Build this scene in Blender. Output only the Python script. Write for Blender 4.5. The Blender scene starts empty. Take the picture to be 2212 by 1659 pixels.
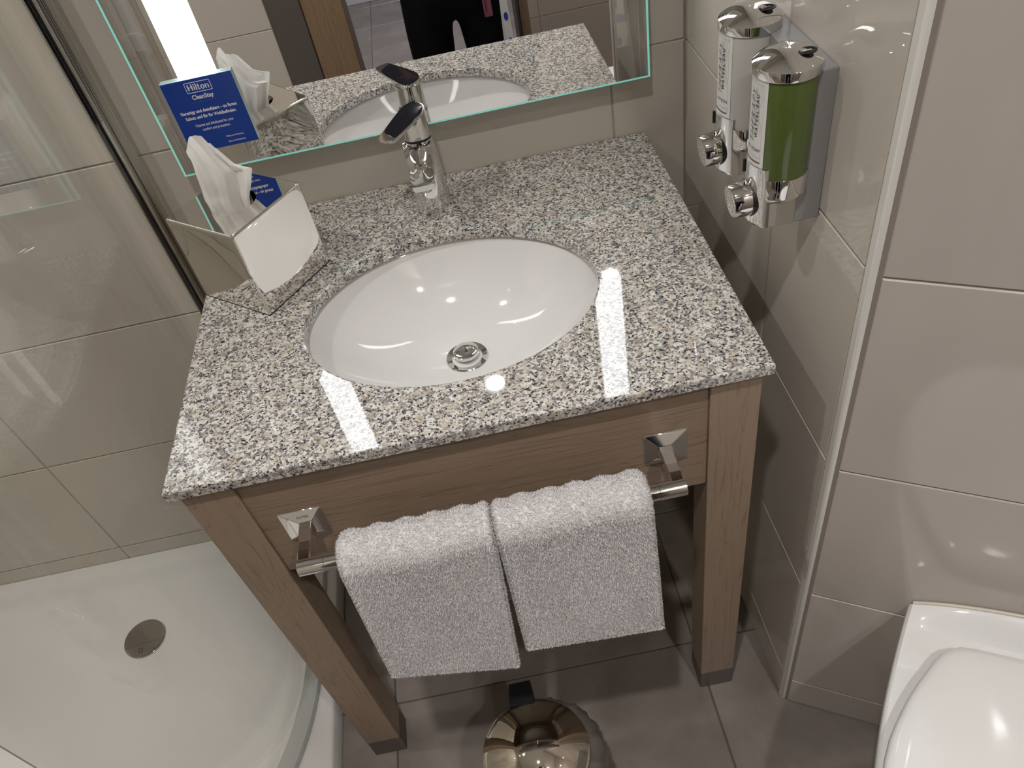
import bpy, bmesh, math, random
import numpy as np
from mathutils import Vector, Matrix
random.seed(7); rng = np.random.default_rng(7)
S = bpy.context.scene; COL = S.collection
PI = math.pi

# ------------------------------------------------------------------ camera, world, exposure, ceiling lamps' data
cam = bpy.data.cameras.new('camera'); camo = bpy.data.objects.new('camera', cam); COL.objects.link(camo)
RM = [[0.97806, 0.208131, 0.008997], [-0.140387, 0.690393, -0.709683], [-0.153919, 0.692849, 0.704464]]
camo.matrix_world = Matrix.Translation((0.42304, -1.1683, 1.50304)) @ Matrix(RM).to_4x4()
cam.sensor_fit = 'HORIZONTAL'; cam.sensor_width = 36; cam.lens = 36 * 1699.25 / 2212
cam.clip_start = 0.005
S.camera = camo
W_ = bpy.data.worlds.new('world'); S.world = W_; W_.use_nodes = True
W_.node_tree.nodes['Background'].inputs[0].default_value = (0.9, 0.95, 1, 1)
W_.node_tree.nodes['Background'].inputs[1].default_value = 0.05
S.view_settings.view_transform = 'Standard'; S.view_settings.look = 'None'
S.view_settings.gamma = 1; S.view_settings.use_curve_mapping = False
S.view_settings.exposure = 0.0
S.cycles.max_bounces = 9; S.cycles.diffuse_bounces = 4; S.cycles.glossy_bounces = 6
S.cycles.transparent_max_bounces = 12; S.cycles.transmission_bounces = 8
S.cycles.sample_clamp_indirect = 20.0
S.cycles.blur_glossy = 0.1; S.cycles.use_adaptive_sampling = True; S.cycles.adaptive_threshold = .015
STRIP_E = 7.8          # mirror light strips, radiance
EDGE_E = 0.36          # light leaking out of the lit mirror's glass edge
LAMPS = [((0.33, -1.15), 6.2), ((0.92, -1.67), 6.0), ((-0.53, -0.50), 6.5), ((0.25, -2.85), 13.0)]  # third lamp is added fill for the shower wall and tray
CEIL = 2.4

# ------------------------------------------------------------------ materials
def nmat(name):
    m = bpy.data.materials.new(name); m.use_nodes = True
    nt = m.node_tree; b = nt.nodes['Principled BSDF']
    return m, nt, b
def L(nt, a, b): nt.links.new(a, b)
def simple(name, col, rough=.5, metal=0., spec=.5, coat=0., trans=0., sss=0.):
    m, nt, b = nmat(name)
    b.inputs['Base Color'].default_value = (*col, 1); b.inputs['Roughness'].default_value = rough
    b.inputs['Metallic'].default_value = metal; b.inputs['Specular IOR Level'].default_value = spec
    b.inputs['Coat Weight'].default_value = coat; b.inputs['Transmission Weight'].default_value = trans
    if sss:
        b.inputs['Subsurface Weight'].default_value = sss; b.inputs['Subsurface Radius'].default_value = (.01, .01, .01)
    return m
def node(nt, t, **k):
    n = nt.nodes.new(t)
    for a, v in k.items(): setattr(n, a, v)
    return n
def ramp(nt, stops, interp='LINEAR'):
    r = node(nt, 'ShaderNodeValToRGB'); e = r.color_ramp; e.interpolation = interp
    while len(e.elements) > len(stops): e.elements.remove(e.elements[-1])
    while len(e.elements) < len(stops): e.elements.new(.5)
    for el, (p, c) in zip(e.elements, stops): el.position = p; el.color = (*c, 1)
    return r
def coords(nt, scale=(1, 1, 1), rot=(0, 0, 0), kind='Object'):
    tc = node(nt, 'ShaderNodeTexCoord'); mp = node(nt, 'ShaderNodeMapping')
    mp.inputs['Scale'].default_value = scale; mp.inputs['Rotation'].default_value = rot
    L(nt, tc.outputs[kind], mp.inputs[0]); return mp.outputs[0]
def noise(nt, vec, scale, detail=3, rough=.5, dist=0.):
    n = node(nt, 'ShaderNodeTexNoise'); n.inputs['Scale'].default_value = scale
    n.inputs['Detail'].default_value = detail; n.inputs['Roughness'].default_value = rough
    n.inputs['Distortion'].default_value = dist
    L(nt, vec, n.inputs['Vector']); return n
def mix(nt, fac, a, b, mode='MIX'):
    n = node(nt, 'ShaderNodeMix', data_type='RGBA', blend_type=mode)
    for s, v in ((n.inputs[0], fac), (n.inputs[6], a), (n.inputs[7], b)):
        if hasattr(v, 'links') or hasattr(v, 'is_linked'): L(nt, v, s)
        elif isinstance(v, tuple): s.default_value = (*v, 1)
        else: s.default_value = v
    return n.outputs[2]
def bump(nt, b, h, strength, dist):
    n = node(nt, 'ShaderNodeBump'); n.inputs['Strength'].default_value = strength
    n.inputs['Distance'].default_value = dist
    L(nt, h, n.inputs['Height']); L(nt, n.outputs[0], b.inputs['Normal'])

def tile_mat(name, col, rough, wav=.1):
    m, nt, b = nmat(name)
    v = coords(nt)
    n = noise(nt, v, 3.0, 4, .6)
    r = ramp(nt, [(.3, tuple(c * .96 for c in col)), (.7, tuple(min(1, c * 1.03) for c in col))])
    L(nt, n.outputs[0], r.inputs[0])
    oi = node(nt, 'ShaderNodeObjectInfo')
    mr = node(nt, 'ShaderNodeMapRange'); mr.inputs[3].default_value = .97; mr.inputs[4].default_value = 1.03
    L(nt, oi.outputs['Random'], mr.inputs[0])
    c = mix(nt, 1.0, r.outputs[0], mr.outputs[0], 'MULTIPLY')
    L(nt, c, b.inputs['Base Color']); b.inputs['Roughness'].default_value = rough
    n2 = noise(nt, v, 9.0, 2, .4)
    bump(nt, b, n2.outputs[0], wav, .002)
    return m
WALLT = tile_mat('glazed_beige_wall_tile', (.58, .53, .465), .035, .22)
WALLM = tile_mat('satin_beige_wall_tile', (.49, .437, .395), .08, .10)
GROUT = simple('pale_grout', (.42, .37, .31), .9)
GROUTF = simple('brown_floor_grout', (.085, .072, .062), .95)
def floor_mat():
    m, nt, b = nmat('greige_stone_floor_tile')
    v = coords(nt)
    oi = node(nt, 'ShaderNodeObjectInfo')
    va = node(nt, 'ShaderNodeVectorMath', operation='ADD'); cx = node(nt, 'ShaderNodeCombineXYZ')
    mm = node(nt, 'ShaderNodeMath', operation='MULTIPLY'); mm.inputs[1].default_value = 37.0
    L(nt, oi.outputs['Random'], mm.inputs[0]); L(nt, mm.outputs[0], cx.inputs[0]); L(nt, v, va.inputs[0]); L(nt, cx.outputs[0], va.inputs[1])
    n = noise(nt, va.outputs[0], 5.0, 8, .68, .4)
    r = ramp(nt, [(.3, (.138, .114, .096)), (.5, (.180, .150, .130)), (.72, (.245, .21, .186))])
    L(nt, n.outputs[0], r.inputs[0])
    n2 = noise(nt, va.outputs[0], 110.0, 2, .6)
    r2 = ramp(nt, [(.68, (0, 0, 0)), (.8, (1, 1, 1))]); L(nt, n2.outputs[0], r2.inputs[0])
    f = node(nt, 'ShaderNodeMath', operation='MULTIPLY'); f.inputs[1].default_value = .22; L(nt, r2.outputs[0], f.inputs[0])
    L(nt, mix(nt, f.outputs[0], r.outputs[0], (.4, .37, .34)), b.inputs['Base Color'])
    b.inputs['Roughness'].default_value = .34
    bump(nt, b, n.outputs[0], .15, .002)
    return m
FLOORT = floor_mat()
def granite_mat():
    m, nt, b = nmat('speckled_grey_granite')
    v0 = coords(nt, (1, 1.12, 1), (0, 0, .25))
    w = noise(nt, v0, 500, 2, .6)
    va = node(nt, 'ShaderNodeVectorMath', operation='MULTIPLY_ADD'); va.inputs[1].default_value = (.0032,) * 3
    L(nt, w.outputs['Color'], va.inputs[0]); L(nt, v0, va.inputs[2])
    v = va.outputs[0]
    def vor(sc):
        n = node(nt, 'ShaderNodeTexVoronoi'); n.inputs['Scale'].default_value = sc
        n.inputs['Randomness'].default_value = 1; L(nt, v, n.inputs['Vector'])
        s = node(nt, 'ShaderNodeSeparateColor'); L(nt, n.outputs['Color'], s.inputs[0]); return n, s
    A, sA = vor(310)
    base = ramp(nt, [(0, (.64, .615, .575)), (.34, (.48, .44, .385)), (.50, (.385, .34, .285)), (.64, (.27, .245, .23)),
                     (.77, (.70, .695, .68)), (.87, (.155, .15, .155))], 'CONSTANT')
    L(nt, sA.outputs[0], base.inputs[0])
    B, sB = vor(140)                                      # larger feldspar crystals
    rB = ramp(nt, [(0, (0, 0, 0)), (.80, (1, 1, 1))], 'CONSTANT'); L(nt, sB.outputs[1], rB.inputs[0])
    fB = node(nt, 'ShaderNodeMath', operation='MULTIPLY'); fB.inputs[1].default_value = .8; L(nt, rB.outputs[0], fB.inputs[0])
    colB = ramp(nt, [(0, (.49, .42, .345)), (.4, (.57, .53, .47)), (.7, (.30, .275, .26))], 'CONSTANT'); L(nt, sB.outputs[2], colB.inputs[0])
    c1 = mix(nt, fB.outputs[0], base.outputs[0], colB.outputs[0])
    C_, sC = vor(470)                                    # black mica flakes, clustered
    cl = noise(nt, v0, 120, 3, .6)
    ad = node(nt, 'ShaderNodeMath', operation='MULTIPLY_ADD'); ad.inputs[1].default_value = 1.5
    L(nt, cl.outputs[0], ad.inputs[0]); L(nt, sC.outputs[0], ad.inputs[2])
    rC = ramp(nt, [(0, (0, 0, 0)), (.785, (1, 1, 1))], 'CONSTANT')
    hv = node(nt, 'ShaderNodeMath', operation='MULTIPLY'); hv.inputs[1].default_value = .5; L(nt, ad.outputs[0], hv.inputs[0]); L(nt, hv.outputs[0], rC.inputs[0])
    colC = ramp(nt, [(0, (.018, .018, .026)), (.42, (.055, .052, .062)), (.68, (.15, .14, .14))], 'CONSTANT'); L(nt, sC.outputs[1], colC.inputs[0])
    c2 = mix(nt, rC.outputs[0], c1, colC.outputs[0])
    fn = noise(nt, v0, 900, 2, .5)
    mr = node(nt, 'ShaderNodeMapRange'); mr.inputs[3].default_value = .86; mr.inputs[4].default_value = 1.12; L(nt, fn.outputs[0], mr.inputs[0])
    L(nt, mix(nt, 1.0, c2, mr.outputs[0], 'MULTIPLY'), b.inputs['Base Color'])
    b.inputs['Roughness'].default_value = .035
    b.inputs['Specular IOR Level'].default_value = .8
    return m
GRANITE = granite_mat()
def wood_mat(name, axis, dark, light, seed=0.):
    """oak laminate; axis = direction the grain runs in"""
    m, nt, b = nmat(name)
    sc = [11, 11, 11]; sc[axis] = .9
    tc = node(nt, 'ShaderNodeTexCoord'); mp = node(nt, 'ShaderNodeMapping')
    mp.inputs['Scale'].default_value = sc; mp.inputs['Location'].default_value = (seed, seed * 1.7, seed * .6)
    L(nt, tc.outputs['Object'], mp.inputs[0]); v = mp.outputs[0]
    big = noise(nt, v, 1.15, 3, .5, .35)
    mu = node(nt, 'ShaderNodeMath', operation='MULTIPLY'); mu.inputs[1].default_value = 34.0; L(nt, big.outputs[0], mu.inputs[0])
    fr = node(nt, 'ShaderNodeMath', operation='FRACT'); L(nt, mu.outputs[0], fr.inputs[0])
    ring = ramp(nt, [(0, (.9, .9, .9)), (.72, (1, 1, 1)), (.93, (.50, .50, .50)), (1, (.9, .9, .9))]); L(nt, fr.outputs[0], ring.inputs[0])
    sc2 = [330, 330, 330]; sc2[axis] = 7
    mp2 = node(nt, 'ShaderNodeMapping'); mp2.inputs['Scale'].default_value = sc2; L(nt, tc.outputs['Object'], mp2.inputs[0])
    fine = noise(nt, mp2.outputs[0], 1.0, 3, .6)
    a = node(nt, 'ShaderNodeMath', operation='MULTIPLY_ADD'); a.inputs[1].default_value = .40; L(nt, ring.outputs[0], a.inputs[0])
    f2 = node(nt, 'ShaderNodeMath', operation='MULTIPLY'); f2.inputs[1].default_value = .95; L(nt, fine.outputs[0], f2.inputs[0]); L(nt, f2.outputs[0], a.inputs[2])
    r = ramp(nt, [(.34, dark), (.84, light)]); L(nt, a.outputs[0], r.inputs[0])
    L(nt, r.outputs[0], b.inputs['Base Color']); b.inputs['Roughness'].default_value = .5
    bump(nt, b, a.outputs[0], .35, .0008)
    return m
OAK_V = wood_mat('oak_vertical_grain', 2, (.135, .092, .060), (.325, .238, .168), 1.3)
OAK_V2 = wood_mat('oak_vertical_straight_grain', 2, (.135, .092, .060), (.325, .238, .168), 6.1)
OAK_H = wood_mat('oak_horizontal_grain_shaded', 0, (.115, .078, .050), (.285, .205, .143), 3.7)  # same oak as the legs, shade under the worktop put into the colour
OAK_D = wood_mat('oak_door_lining', 2, (.10, .062, .034), (.26, .17, .10), 9.2)
CERAMIC = simple('white_glazed_ceramic', (.72, .705, .695), .06, coat=.3)
ACRYL = simple('white_acrylic_tray', (.69, .665, .64), .16)
CHROME = simple('polished_chrome', (.80, .80, .79), .045, 1)
CHROME_S = simple('mirror_polished_steel', (.86, .84, .81), .03, 1)
STEEL_G = simple('dark_chrome', (.36, .35, .335), .12, 1)
ALU = simple('satin_aluminium', (.66, .65, .61), .25, 1)
RUBBER = simple('black_rubber', (.012, .012, .013), .6)
BLACKP = simple('black_plastic', (.010, .010, .012), .35)
GREYP = simple('silver_grey_plastic', (.32, .315, .315), .42, .3)
CAPG = simple('grey_brown_foot_cap', (.12, .098, .088), .5)
WHITE = simple('white_paint', (.80, .79, .77), .6)
TRIMW = simple('white_corner_profile', (.74, .72, .67), .3)
SILIC = simple('grey_brown_silicone', (.25, .215, .185), .6)
def cloth_mat():
    m, nt, b = nmat('white_terry_cotton'); b.inputs['Roughness'].default_value = .95
    b.inputs['Base Color'].default_value = (.70, .668, .664, 1); b.inputs['Sheen Weight'].default_value = .3
    b.inputs['Specular IOR Level'].default_value = .1
    return m
TERRY = cloth_mat()
def tissue_mat():
    m, nt, b = nmat('white_tissue_paper')
    b.inputs['Base Color'].default_value = (.86, .84, .81, 1); b.inputs['Roughness'].default_value = .9
    tr = node(nt, 'ShaderNodeBsdfTranslucent'); tr.inputs[0].default_value = (.86, .84, .80, 1)
    ms = node(nt, 'ShaderNodeMixShader'); ms.inputs[0].default_value = .35
    L(nt, b.outputs[0], ms.inputs[1]); L(nt, tr.outputs[0], ms.inputs[2]); L(nt, ms.outputs[0], nt.nodes['Material Output'].inputs[0])
    return m
TISSUE = tissue_mat()
def glass_mat(name, tint, ior=1.5):
    m, nt, b = nmat(name); nt.nodes.remove(b)
    fr = node(nt, 'ShaderNodeFresnel'); ge = node(nt, 'ShaderNodeNewGeometry')
    im = node(nt, 'ShaderNodeMapRange'); im.inputs[3].default_value = ior; im.inputs[4].default_value = 1 / ior   # both faces reflect alike
    L(nt, ge.outputs['Backfacing'], im.inputs[0]); L(nt, im.outputs[0], fr.inputs[0])
    tr = node(nt, 'ShaderNodeBsdfTransparent'); tr.inputs[0].default_value = (*tint, 1)
    gl = node(nt, 'ShaderNodeBsdfGlossy'); gl.inputs['Roughness'].default_value = 0.0; gl.inputs[0].default_value = (1, 1, 1, 1)
    ms = node(nt, 'ShaderNodeMixShader')
    L(nt, fr.outputs[0], ms.inputs[0]); L(nt, tr.outputs[0], ms.inputs[1]); L(nt, gl.outputs[0], ms.inputs[2])
    L(nt, ms.outputs[0], nt.nodes['Material Output'].inputs[0]); return m
GLASS = glass_mat('clear_shower_glass', (.985, .99, .983))
SEAL = glass_mat('clear_plastic_seal', (.80, .82, .79), 1.6)
def emis(name, col, s, base=(.8, .8, .8)):
    m, nt, b = nmat(name); b.inputs['Base Color'].default_value = (*base, 1)
    b.inputs['Emission Color'].default_value = (*col, 1); b.inputs['Emission Strength'].default_value = s
    return m
LED = emis('lit_led_strip', (.965, .985, 1), STRIP_E)
GEDGE = emis('lit_teal_glass_edge', (.36, .95, .82), EDGE_E, (.2, .5, .45))
LENS = emis('lit_lamp_lens', (1, .95, .88), 30)
MIRR = simple('silvered_mirror', (.93, .935, .93), 0.0, 1)
def plain_print(name, col, rough=.5): return simple(name, col, rough)
BLUE = simple('blue_gloss_print', (.005, .045, .31), .22)
PWHITE = plain_print('white_print', (.85, .86, .88)); PFAINT = plain_print('faint_blue_print', (.03, .09, .36))
EDGE_REFL = simple('pale_cyan_edge_reflection', (.62, .80, .78), .2)  # reflection of the sign's pale back, put in as edge colour
PBLACK = plain_print('black_print', (.05, .05, .055)); PGRAYD = plain_print('dark_grey_print', (.085, .085, .09)); PNAVY = plain_print('navy_print', (.02, .025, .14))
PRED = plain_print('dark_red_print', (.10, .012, .012)); PGREY = plain_print('pale_grey_print', (.46, .46, .45))
LABELM = simple('white_label_paper', (.70, .69, .665), .55, spec=.25)
SOAP = simple('green_liquid_soap_bottle', (.088, .128, .028), .16, coat=.3)
LOTION = simple('milky_lotion_bottle', (.52, .50, .47), .25, coat=.3)
CLOTHK = simple('black_trouser_cloth', (.004, .004, .005), .9, spec=.1)
TOPK = simple('dark_jersey', (.012, .012, .016), .9, spec=.2)
SKIN = simple('skin', (.55, .33, .24), .5, sss=.1)
HAIRM = simple('dark_brown_hair', (.03, .018, .012), .6)

# ------------------------------------------------------------------ mesh helpers
def mk(name, bm, mat, parent=None, smooth=False, bevel=0., seg=2, angle=35):
    me = bpy.data.meshes.new(name)
    if isinstance(bm, bmesh.types.BMesh):
        bmesh.ops.recalc_face_normals(bm, faces=bm.faces); bm.to_mesh(me); bm.free()
    else: me = bm
    mats = mat if isinstance(mat, (list, tuple)) else [mat]
    if not me.materials:
        for m in mats: me.materials.append(m)
    o = bpy.data.objects.new(name, me); COL.objects.link(o)
    if parent: o.parent = parent
    if smooth:
        for p in me.polygons: p.use_smooth = True
        try: me.set_sharp_from_angle(angle=math.radians(angle))
        except Exception: pass
    if bevel:
        md = o.modifiers.new('bevel', 'BEVEL'); md.width = bevel; md.segments = seg; md.limit_method = 'ANGLE'; md.angle_limit = math.radians(30)
        md.harden_normals = False
        for p in me.polygons: p.use_smooth = True
        try: me.set_sharp_from_angle(angle=math.radians(30))
        except Exception: pass
    return o
def box(bm, a, b):
    v = [bm.verts.new((x, y, z)) for x in (a[0], b[0]) for y in (a[1], b[1]) for z in (a[2], b[2])]
    fs = [bm.faces.new([v[i] for i in f]) for f in ((0, 1, 3, 2), (4, 6, 7, 5), (0, 4, 5, 1), (2, 3, 7, 6), (0, 2, 6, 4), (1, 5, 7, 3))]
    return fs
def BOX(*ab):
    bm = bmesh.new()
    for a, b in ab: box(bm, a, b)
    return bm
def rings(bm, rs, closed=True, cap0=True, cap1=True, loop=False):
    """loft a list of point rings"""
    V = [[bm.verts.new(p) for p in r] for r in rs]; n = len(V[0])
    rng_ = range(len(V)) if loop else range(len(V) - 1)
    for i in rng_:
        A, B = V[i], V[(i + 1) % len(V)]
        for k in range(n if closed else n - 1):
            bm.faces.new((A[k], A[(k + 1) % n], B[(k + 1) % n], B[k]))
    if cap0 and not loop: bm.faces.new(V[0][::-1])
    if cap1 and not loop: bm.faces.new(V[-1])
    return V
def lathe(bm, prof, c=(0, 0, 0), n=48, ex=1., ey=1., cap0=True, cap1=True, loop=False):
    return rings(bm, [[(c[0] + r * ex * math.cos(2 * PI * k / n), c[1] + r * ey * math.sin(2 * PI * k / n), c[2] + z) for k in range(n)] for r, z in prof], cap0=cap0, cap1=cap1, loop=loop)
def frame(d):
    d = Vector(d).normalized(); u = Vector((0, 0, 1)) if abs(d.z) < .9 else Vector((1, 0, 0))
    x = d.cross(u).normalized(); return x, x.cross(d).normalized(), d
def tube(bm, pts, r, n=20, cap=True):
    rs = []
    for i, p in enumerate(pts):
        p = Vector(p); a = Vector(pts[max(0, i - 1)]); b = Vector(pts[min(len(pts) - 1, i + 1)])
        x, y, d = frame(b - a); rr = r[i] if isinstance(r, (list, tuple)) else r
        rs.append([p + rr * (math.cos(2 * PI * k / n) * x + math.sin(2 * PI * k / n) * y) for k in range(n)])
    return rings(bm, rs, cap0=cap, cap1=cap)
def prism(bm, poly, z0, z1):
    return rings(bm, [[(x, y, z0) for x, y in poly], [(x, y, z1) for x, y in poly]])
def rrect(w, h, r, n=5, cx=0, cy=0):
    P = []
    for sx, sy, a0 in ((1, 1, 0), (-1, 1, 90), (-1, -1, 180), (1, -1, 270)):
        for k in range(n + 1):
            a = math.radians(a0 + 90 * k / n)
            P.append((cx + sx * (w / 2 - r) + r * math.cos(a), cy + sy * (h / 2 - r) + r * math.sin(a)))
    return P
def thing(name, label, cat, loc=(0, 0, 0), rz=0., group=None):
    o = bpy.data.objects.new(name, None); o.empty_display_size = .05; COL.objects.link(o)
    o.location = loc; o.rotation_euler = (0, 0, rz); return tag(o, label, cat, group)
def tag(o, label, cat, group=None):
    o['label'] = label; o['category'] = cat
    if group: o['group'] = group
    return o
def struct(o, label=None):
    o['kind'] = 'structure'
    if label: o['label'] = label
    return o
def local(o, parent):
    """parent o to a placed Empty, keeping o's vertices given in world space"""
    o.parent = parent; bpy.context.view_layer.update(); o.matrix_parent_inverse = parent.matrix_world.inverted(); return o
def text_mesh(body, size, bold=0., shear=0., align='CENTER', space=1.):
    cu = bpy.data.curves.new('text', 'FONT'); cu.body = body; cu.size = size; cu.align_x = align
    cu.offset = bold * size; cu.shear = shear; cu.space_character = space; cu.resolution_u = 3
    o = bpy.data.objects.new('text', cu); COL.objects.link(o)
    bpy.context.view_layer.update()
    me = bpy.data.meshes.new_from_object(o.evaluated_get(bpy.context.evaluated_depsgraph_get()))
    bpy.data.objects.remove(o); me.materials.clear(); return me
def place_text(name, body, size, mat, parent, origin, ux, uy, bold=0., shear=0., align='CENTER', space=1., wrap=None):
    """flat print: text axes ux, uy in world space; wrap(point2d)->3d bends it over a curved label"""
    me = text_mesh(body, size, bold, shear, align, space)
    o0, ux, uy = Vector(origin), Vector(ux), Vector(uy)
    for v in me.vertices:
        v.co = wrap(v.co.x, v.co.y) if wrap else o0 + v.co.x * ux + v.co.y * uy
    me.update()
    o = mk(name, me, mat); local(o, parent) if parent else None
    return o

# ------------------------------------------------------------------ tiled surfaces
TT = .0022   # tile stands proud of its bed
def cell_mesh(w, h, t, ch=.0012):
    bm = bmesh.new(); a = [(-w / 2, -h / 2), (w / 2, -h / 2), (w / 2, h / 2), (-w / 2, h / 2)]
    b = [(x - math.copysign(ch, x), y - math.copysign(ch, y)) for x, y in a]
    rings(bm, [[(x, y, 0) for x, y in a], [(x, y, t - ch) for x, y in a], [(x, y, t) for x, y in b]], cap0=False)
    bmesh.ops.recalc_face_normals(bm, faces=bm.faces)
    me = bpy.data.meshes.new('tile'); bm.to_mesh(me); bm.free(); return me
_cells = {}
def tiles(parent, origin, ux, uz, us, vs, mat, joint=.0025, skip=None):
    """origin + u*ux + v*uz; us, vs = joint positions (sorted); the surface normal is ux x uz"""
    ux, uz = Vector(ux), Vector(uz); n = ux.cross(uz); M = Matrix((ux, uz, n)).transposed().to_4x4()
    for i in range(len(us) - 1):
        for j in range(len(vs) - 1):
            if skip and skip((us[i] + us[i + 1]) / 2, (vs[j] + vs[j + 1]) / 2): continue
            w, h = us[i + 1] - us[i] - joint, vs[j + 1] - vs[j] - joint
            if w < .004 or h < .004: continue
            key = (round(w, 4), round(h, 4), mat.name)
            if key not in _cells:
                _cells[key] = cell_mesh(w, h, TT); _cells[key].materials.append(mat)
            o = bpy.data.objects.new('tile', _cells[key]); COL.objects.link(o); o.parent = parent
            c = Vector(origin) + ux * (us[i] + us[i + 1]) / 2 + uz * (vs[j] + vs[j + 1]) / 2
            o.matrix_local = Matrix.Translation(c) @ M
def cuts(lo, hi, ref, pitch):
    k = math.ceil((lo - ref) / pitch + 1e-6); r = [lo]
    while ref + k * pitch < hi - 1e-4:
        if ref + k * pitch > lo + 1e-4: r.append(ref + k * pitch)
        k += 1
    return r + [hi]
ZC = cuts(0, CEIL, .0855, .3005)
def bed(name, poly, z0=0, z1=CEIL, mat=GROUT):
    bm = bmesh.new(); prism(bm, poly, z0, z1); return struct(mk(name, bm, mat))
T = TT
# back wall (tile face at y = 0)
w = bed('wall_back', [(-1.05, T), (-1.05, .10), (.90, .10), (.90, T)])
tiles(w, (0, T, 0), (1, 0, 0), (0, 0, 1), cuts(-.955, .777, .0455, .614), ZC, WALLT)
# right wall (tile face at x = .777)
w = bed('wall_right', [(.777 + T, .0), (.90, .0), (.90, -.56), (.777 + T, -.597)])
tiles(w, (.777 + T, 0, 0), (0, -1, 0), (0, 0, 1), cuts(0, .593, .369, .6), ZC, WALLT)
# angled wall with the toilet
AD = Vector((math.cos(math.radians(-29.2)), math.sin(math.radians(-29.2)), 0)); AN = Vector((AD.y, -AD.x, 0)) * 1.0
if AN.y > 0: AN = -AN
A0 = Vector((.7775, -.6085, 0)); AL = .80
AE = A0 + AD * AL
p = [A0 - AN * T, AE - AN * T, AE - AN * .12, A0 - AN * .12 + AD * .08]
w = bed('wall_angled', [(q.x, q.y) for q in p])
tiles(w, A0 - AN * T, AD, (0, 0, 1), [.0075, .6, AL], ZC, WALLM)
# far walls, seen in the mirror and in the chrome
w = bed('wall_niche_side', [(AE.x + T, AE.y), (AE.x + .1, AE.y), (AE.x + .1, -1.98), (AE.x + T, -1.98)])
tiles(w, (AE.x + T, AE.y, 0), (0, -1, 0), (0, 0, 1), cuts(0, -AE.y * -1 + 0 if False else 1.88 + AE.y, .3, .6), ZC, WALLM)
w = bed('wall_niche_end', [(.692, -1.88 - T), (AE.x, -1.88 - T), (AE.x, -1.98), (.692, -1.98)])
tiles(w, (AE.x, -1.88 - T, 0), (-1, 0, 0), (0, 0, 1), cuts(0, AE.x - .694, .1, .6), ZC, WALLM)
w = bed('wall_front', [(-1.05, -1.43 - T), (-.08, -1.43 - T), (-.08, -1.53), (-1.05, -1.53)])
tiles(w, (-.08, -1.43 - T, 0), (-1, 0, 0), (0, 0, 1), cuts(0, .875, .3, .6), ZC, WALLT)
w = bed('wall_left', [(-.955 - T, 0), (-1.05, 0), (-1.05, -1.43), (-.955 - T, -1.43)])
tiles(w, (-.955 - T, -1.43, 0), (0, 1, 0), (0, 0, 1), cuts(0, 1.43, .2, .6), ZC, WALLT)
for nm, poly in (('wall_corridor_end', [(-1.3, -3.66), (1.7, -3.66), (1.7, -3.76), (-1.3, -3.76)]),
                 ('wall_corridor_left', [(-1.2, -1.53), (-1.3, -1.53), (-1.3, -3.66), (-1.2, -3.66)]),
                 ('wall_corridor_right', [(1.6, -1.98), (1.7, -1.98), (1.7, -3.66), (1.6, -3.66)]),
                 ('wall_above_door', None)):
    if poly: bm = bmesh.new(); prism(bm, poly, 0, CEIL)
    else: bm = BOX(((-.08, -1.53, 2.06), (.692, -1.43, CEIL)))
    struct(mk(nm, bm, WHITE))
struct(mk('wall_door_return', BOX(((.692, -1.88, 0), (.702, -1.53, CEIL))), WHITE))
struct(mk('baseboard_corridor', BOX(((-1.2, -3.66, 0), (1.6, -3.645, .10))), WHITE, bevel=.003))
# door lining: dark outer frame and oak boards either side of the opening
d = bpy.data.objects.new('door_1', None); COL.objects.link(d); d.location = (.3, -1.43, 0); struct(d, 'open doorway with dark frame and oak lining seen in the mirror')
DARKF = simple('dark_taupe_door_frame', (.105, .088, .078), .5)
for nm, a, b, m in (('frame_post', (-.078, -1.56, 0), (.021, -1.425, 2.06), DARKF), ('lining_board', (.022, -1.56, 0), (.142, -1.432, 2.03), OAK_D),
                    ('lining_board', (.664, -1.56, 0), (.692, -1.428, 2.06), OAK_D), ('frame_post', (.655, -1.56, 0), (.664, -1.435, 2.05), DARKF)):
    local(mk(nm, BOX((a, b)), m, bevel=.002), d)
# floor
fl = bed('floor', [(-1.35, .1), (1.75, .1), (1.75, -3.8), (-1.35, -3.8)], -.12, -T, GROUTF)
tiles(fl, (0, 0, -T), (1, 0, 0), (0, 1, 0), cuts(-1.2, 1.6, .0515, .6035), cuts(-3.66, 0, -.467, .31), FLOORT, .0024,
      skip=lambda u, v: (u < -.955 and v > -1.43))
# ceiling
struct(mk('ceiling', BOX(((-1.35, -3.8, CEIL), (1.75, .1, CEIL + .1))), WHITE))
# white corner profile between right and angled wall
tr = struct(mk('trim_1', BOX(((.7742, -.6095, 0), (.79, -.5962, CEIL))), TRIMW, bevel=.0025), 'white vertical corner profile at the edge of the tiled wall')
bm = BOX(((.7772, -.5965, 0), (.79, -.5925, CEIL))); local(mk('joint_seal', bm, SILIC), tr)
bm = bmesh.new(); q0 = A0 - AN * .006 + AD * -.001; q1 = A0 + AD * .0075 - AN * .006; o_ = AN * .0052
prism(bm, [(q0.x, q0.y), (q1.x, q1.y), ((q1 + o_).x, (q1 + o_).y), ((q0 + o_).x, (q0 + o_).y)], 0, CEIL); local(mk('joint_seal', bm, SILIC), tr)

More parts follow.
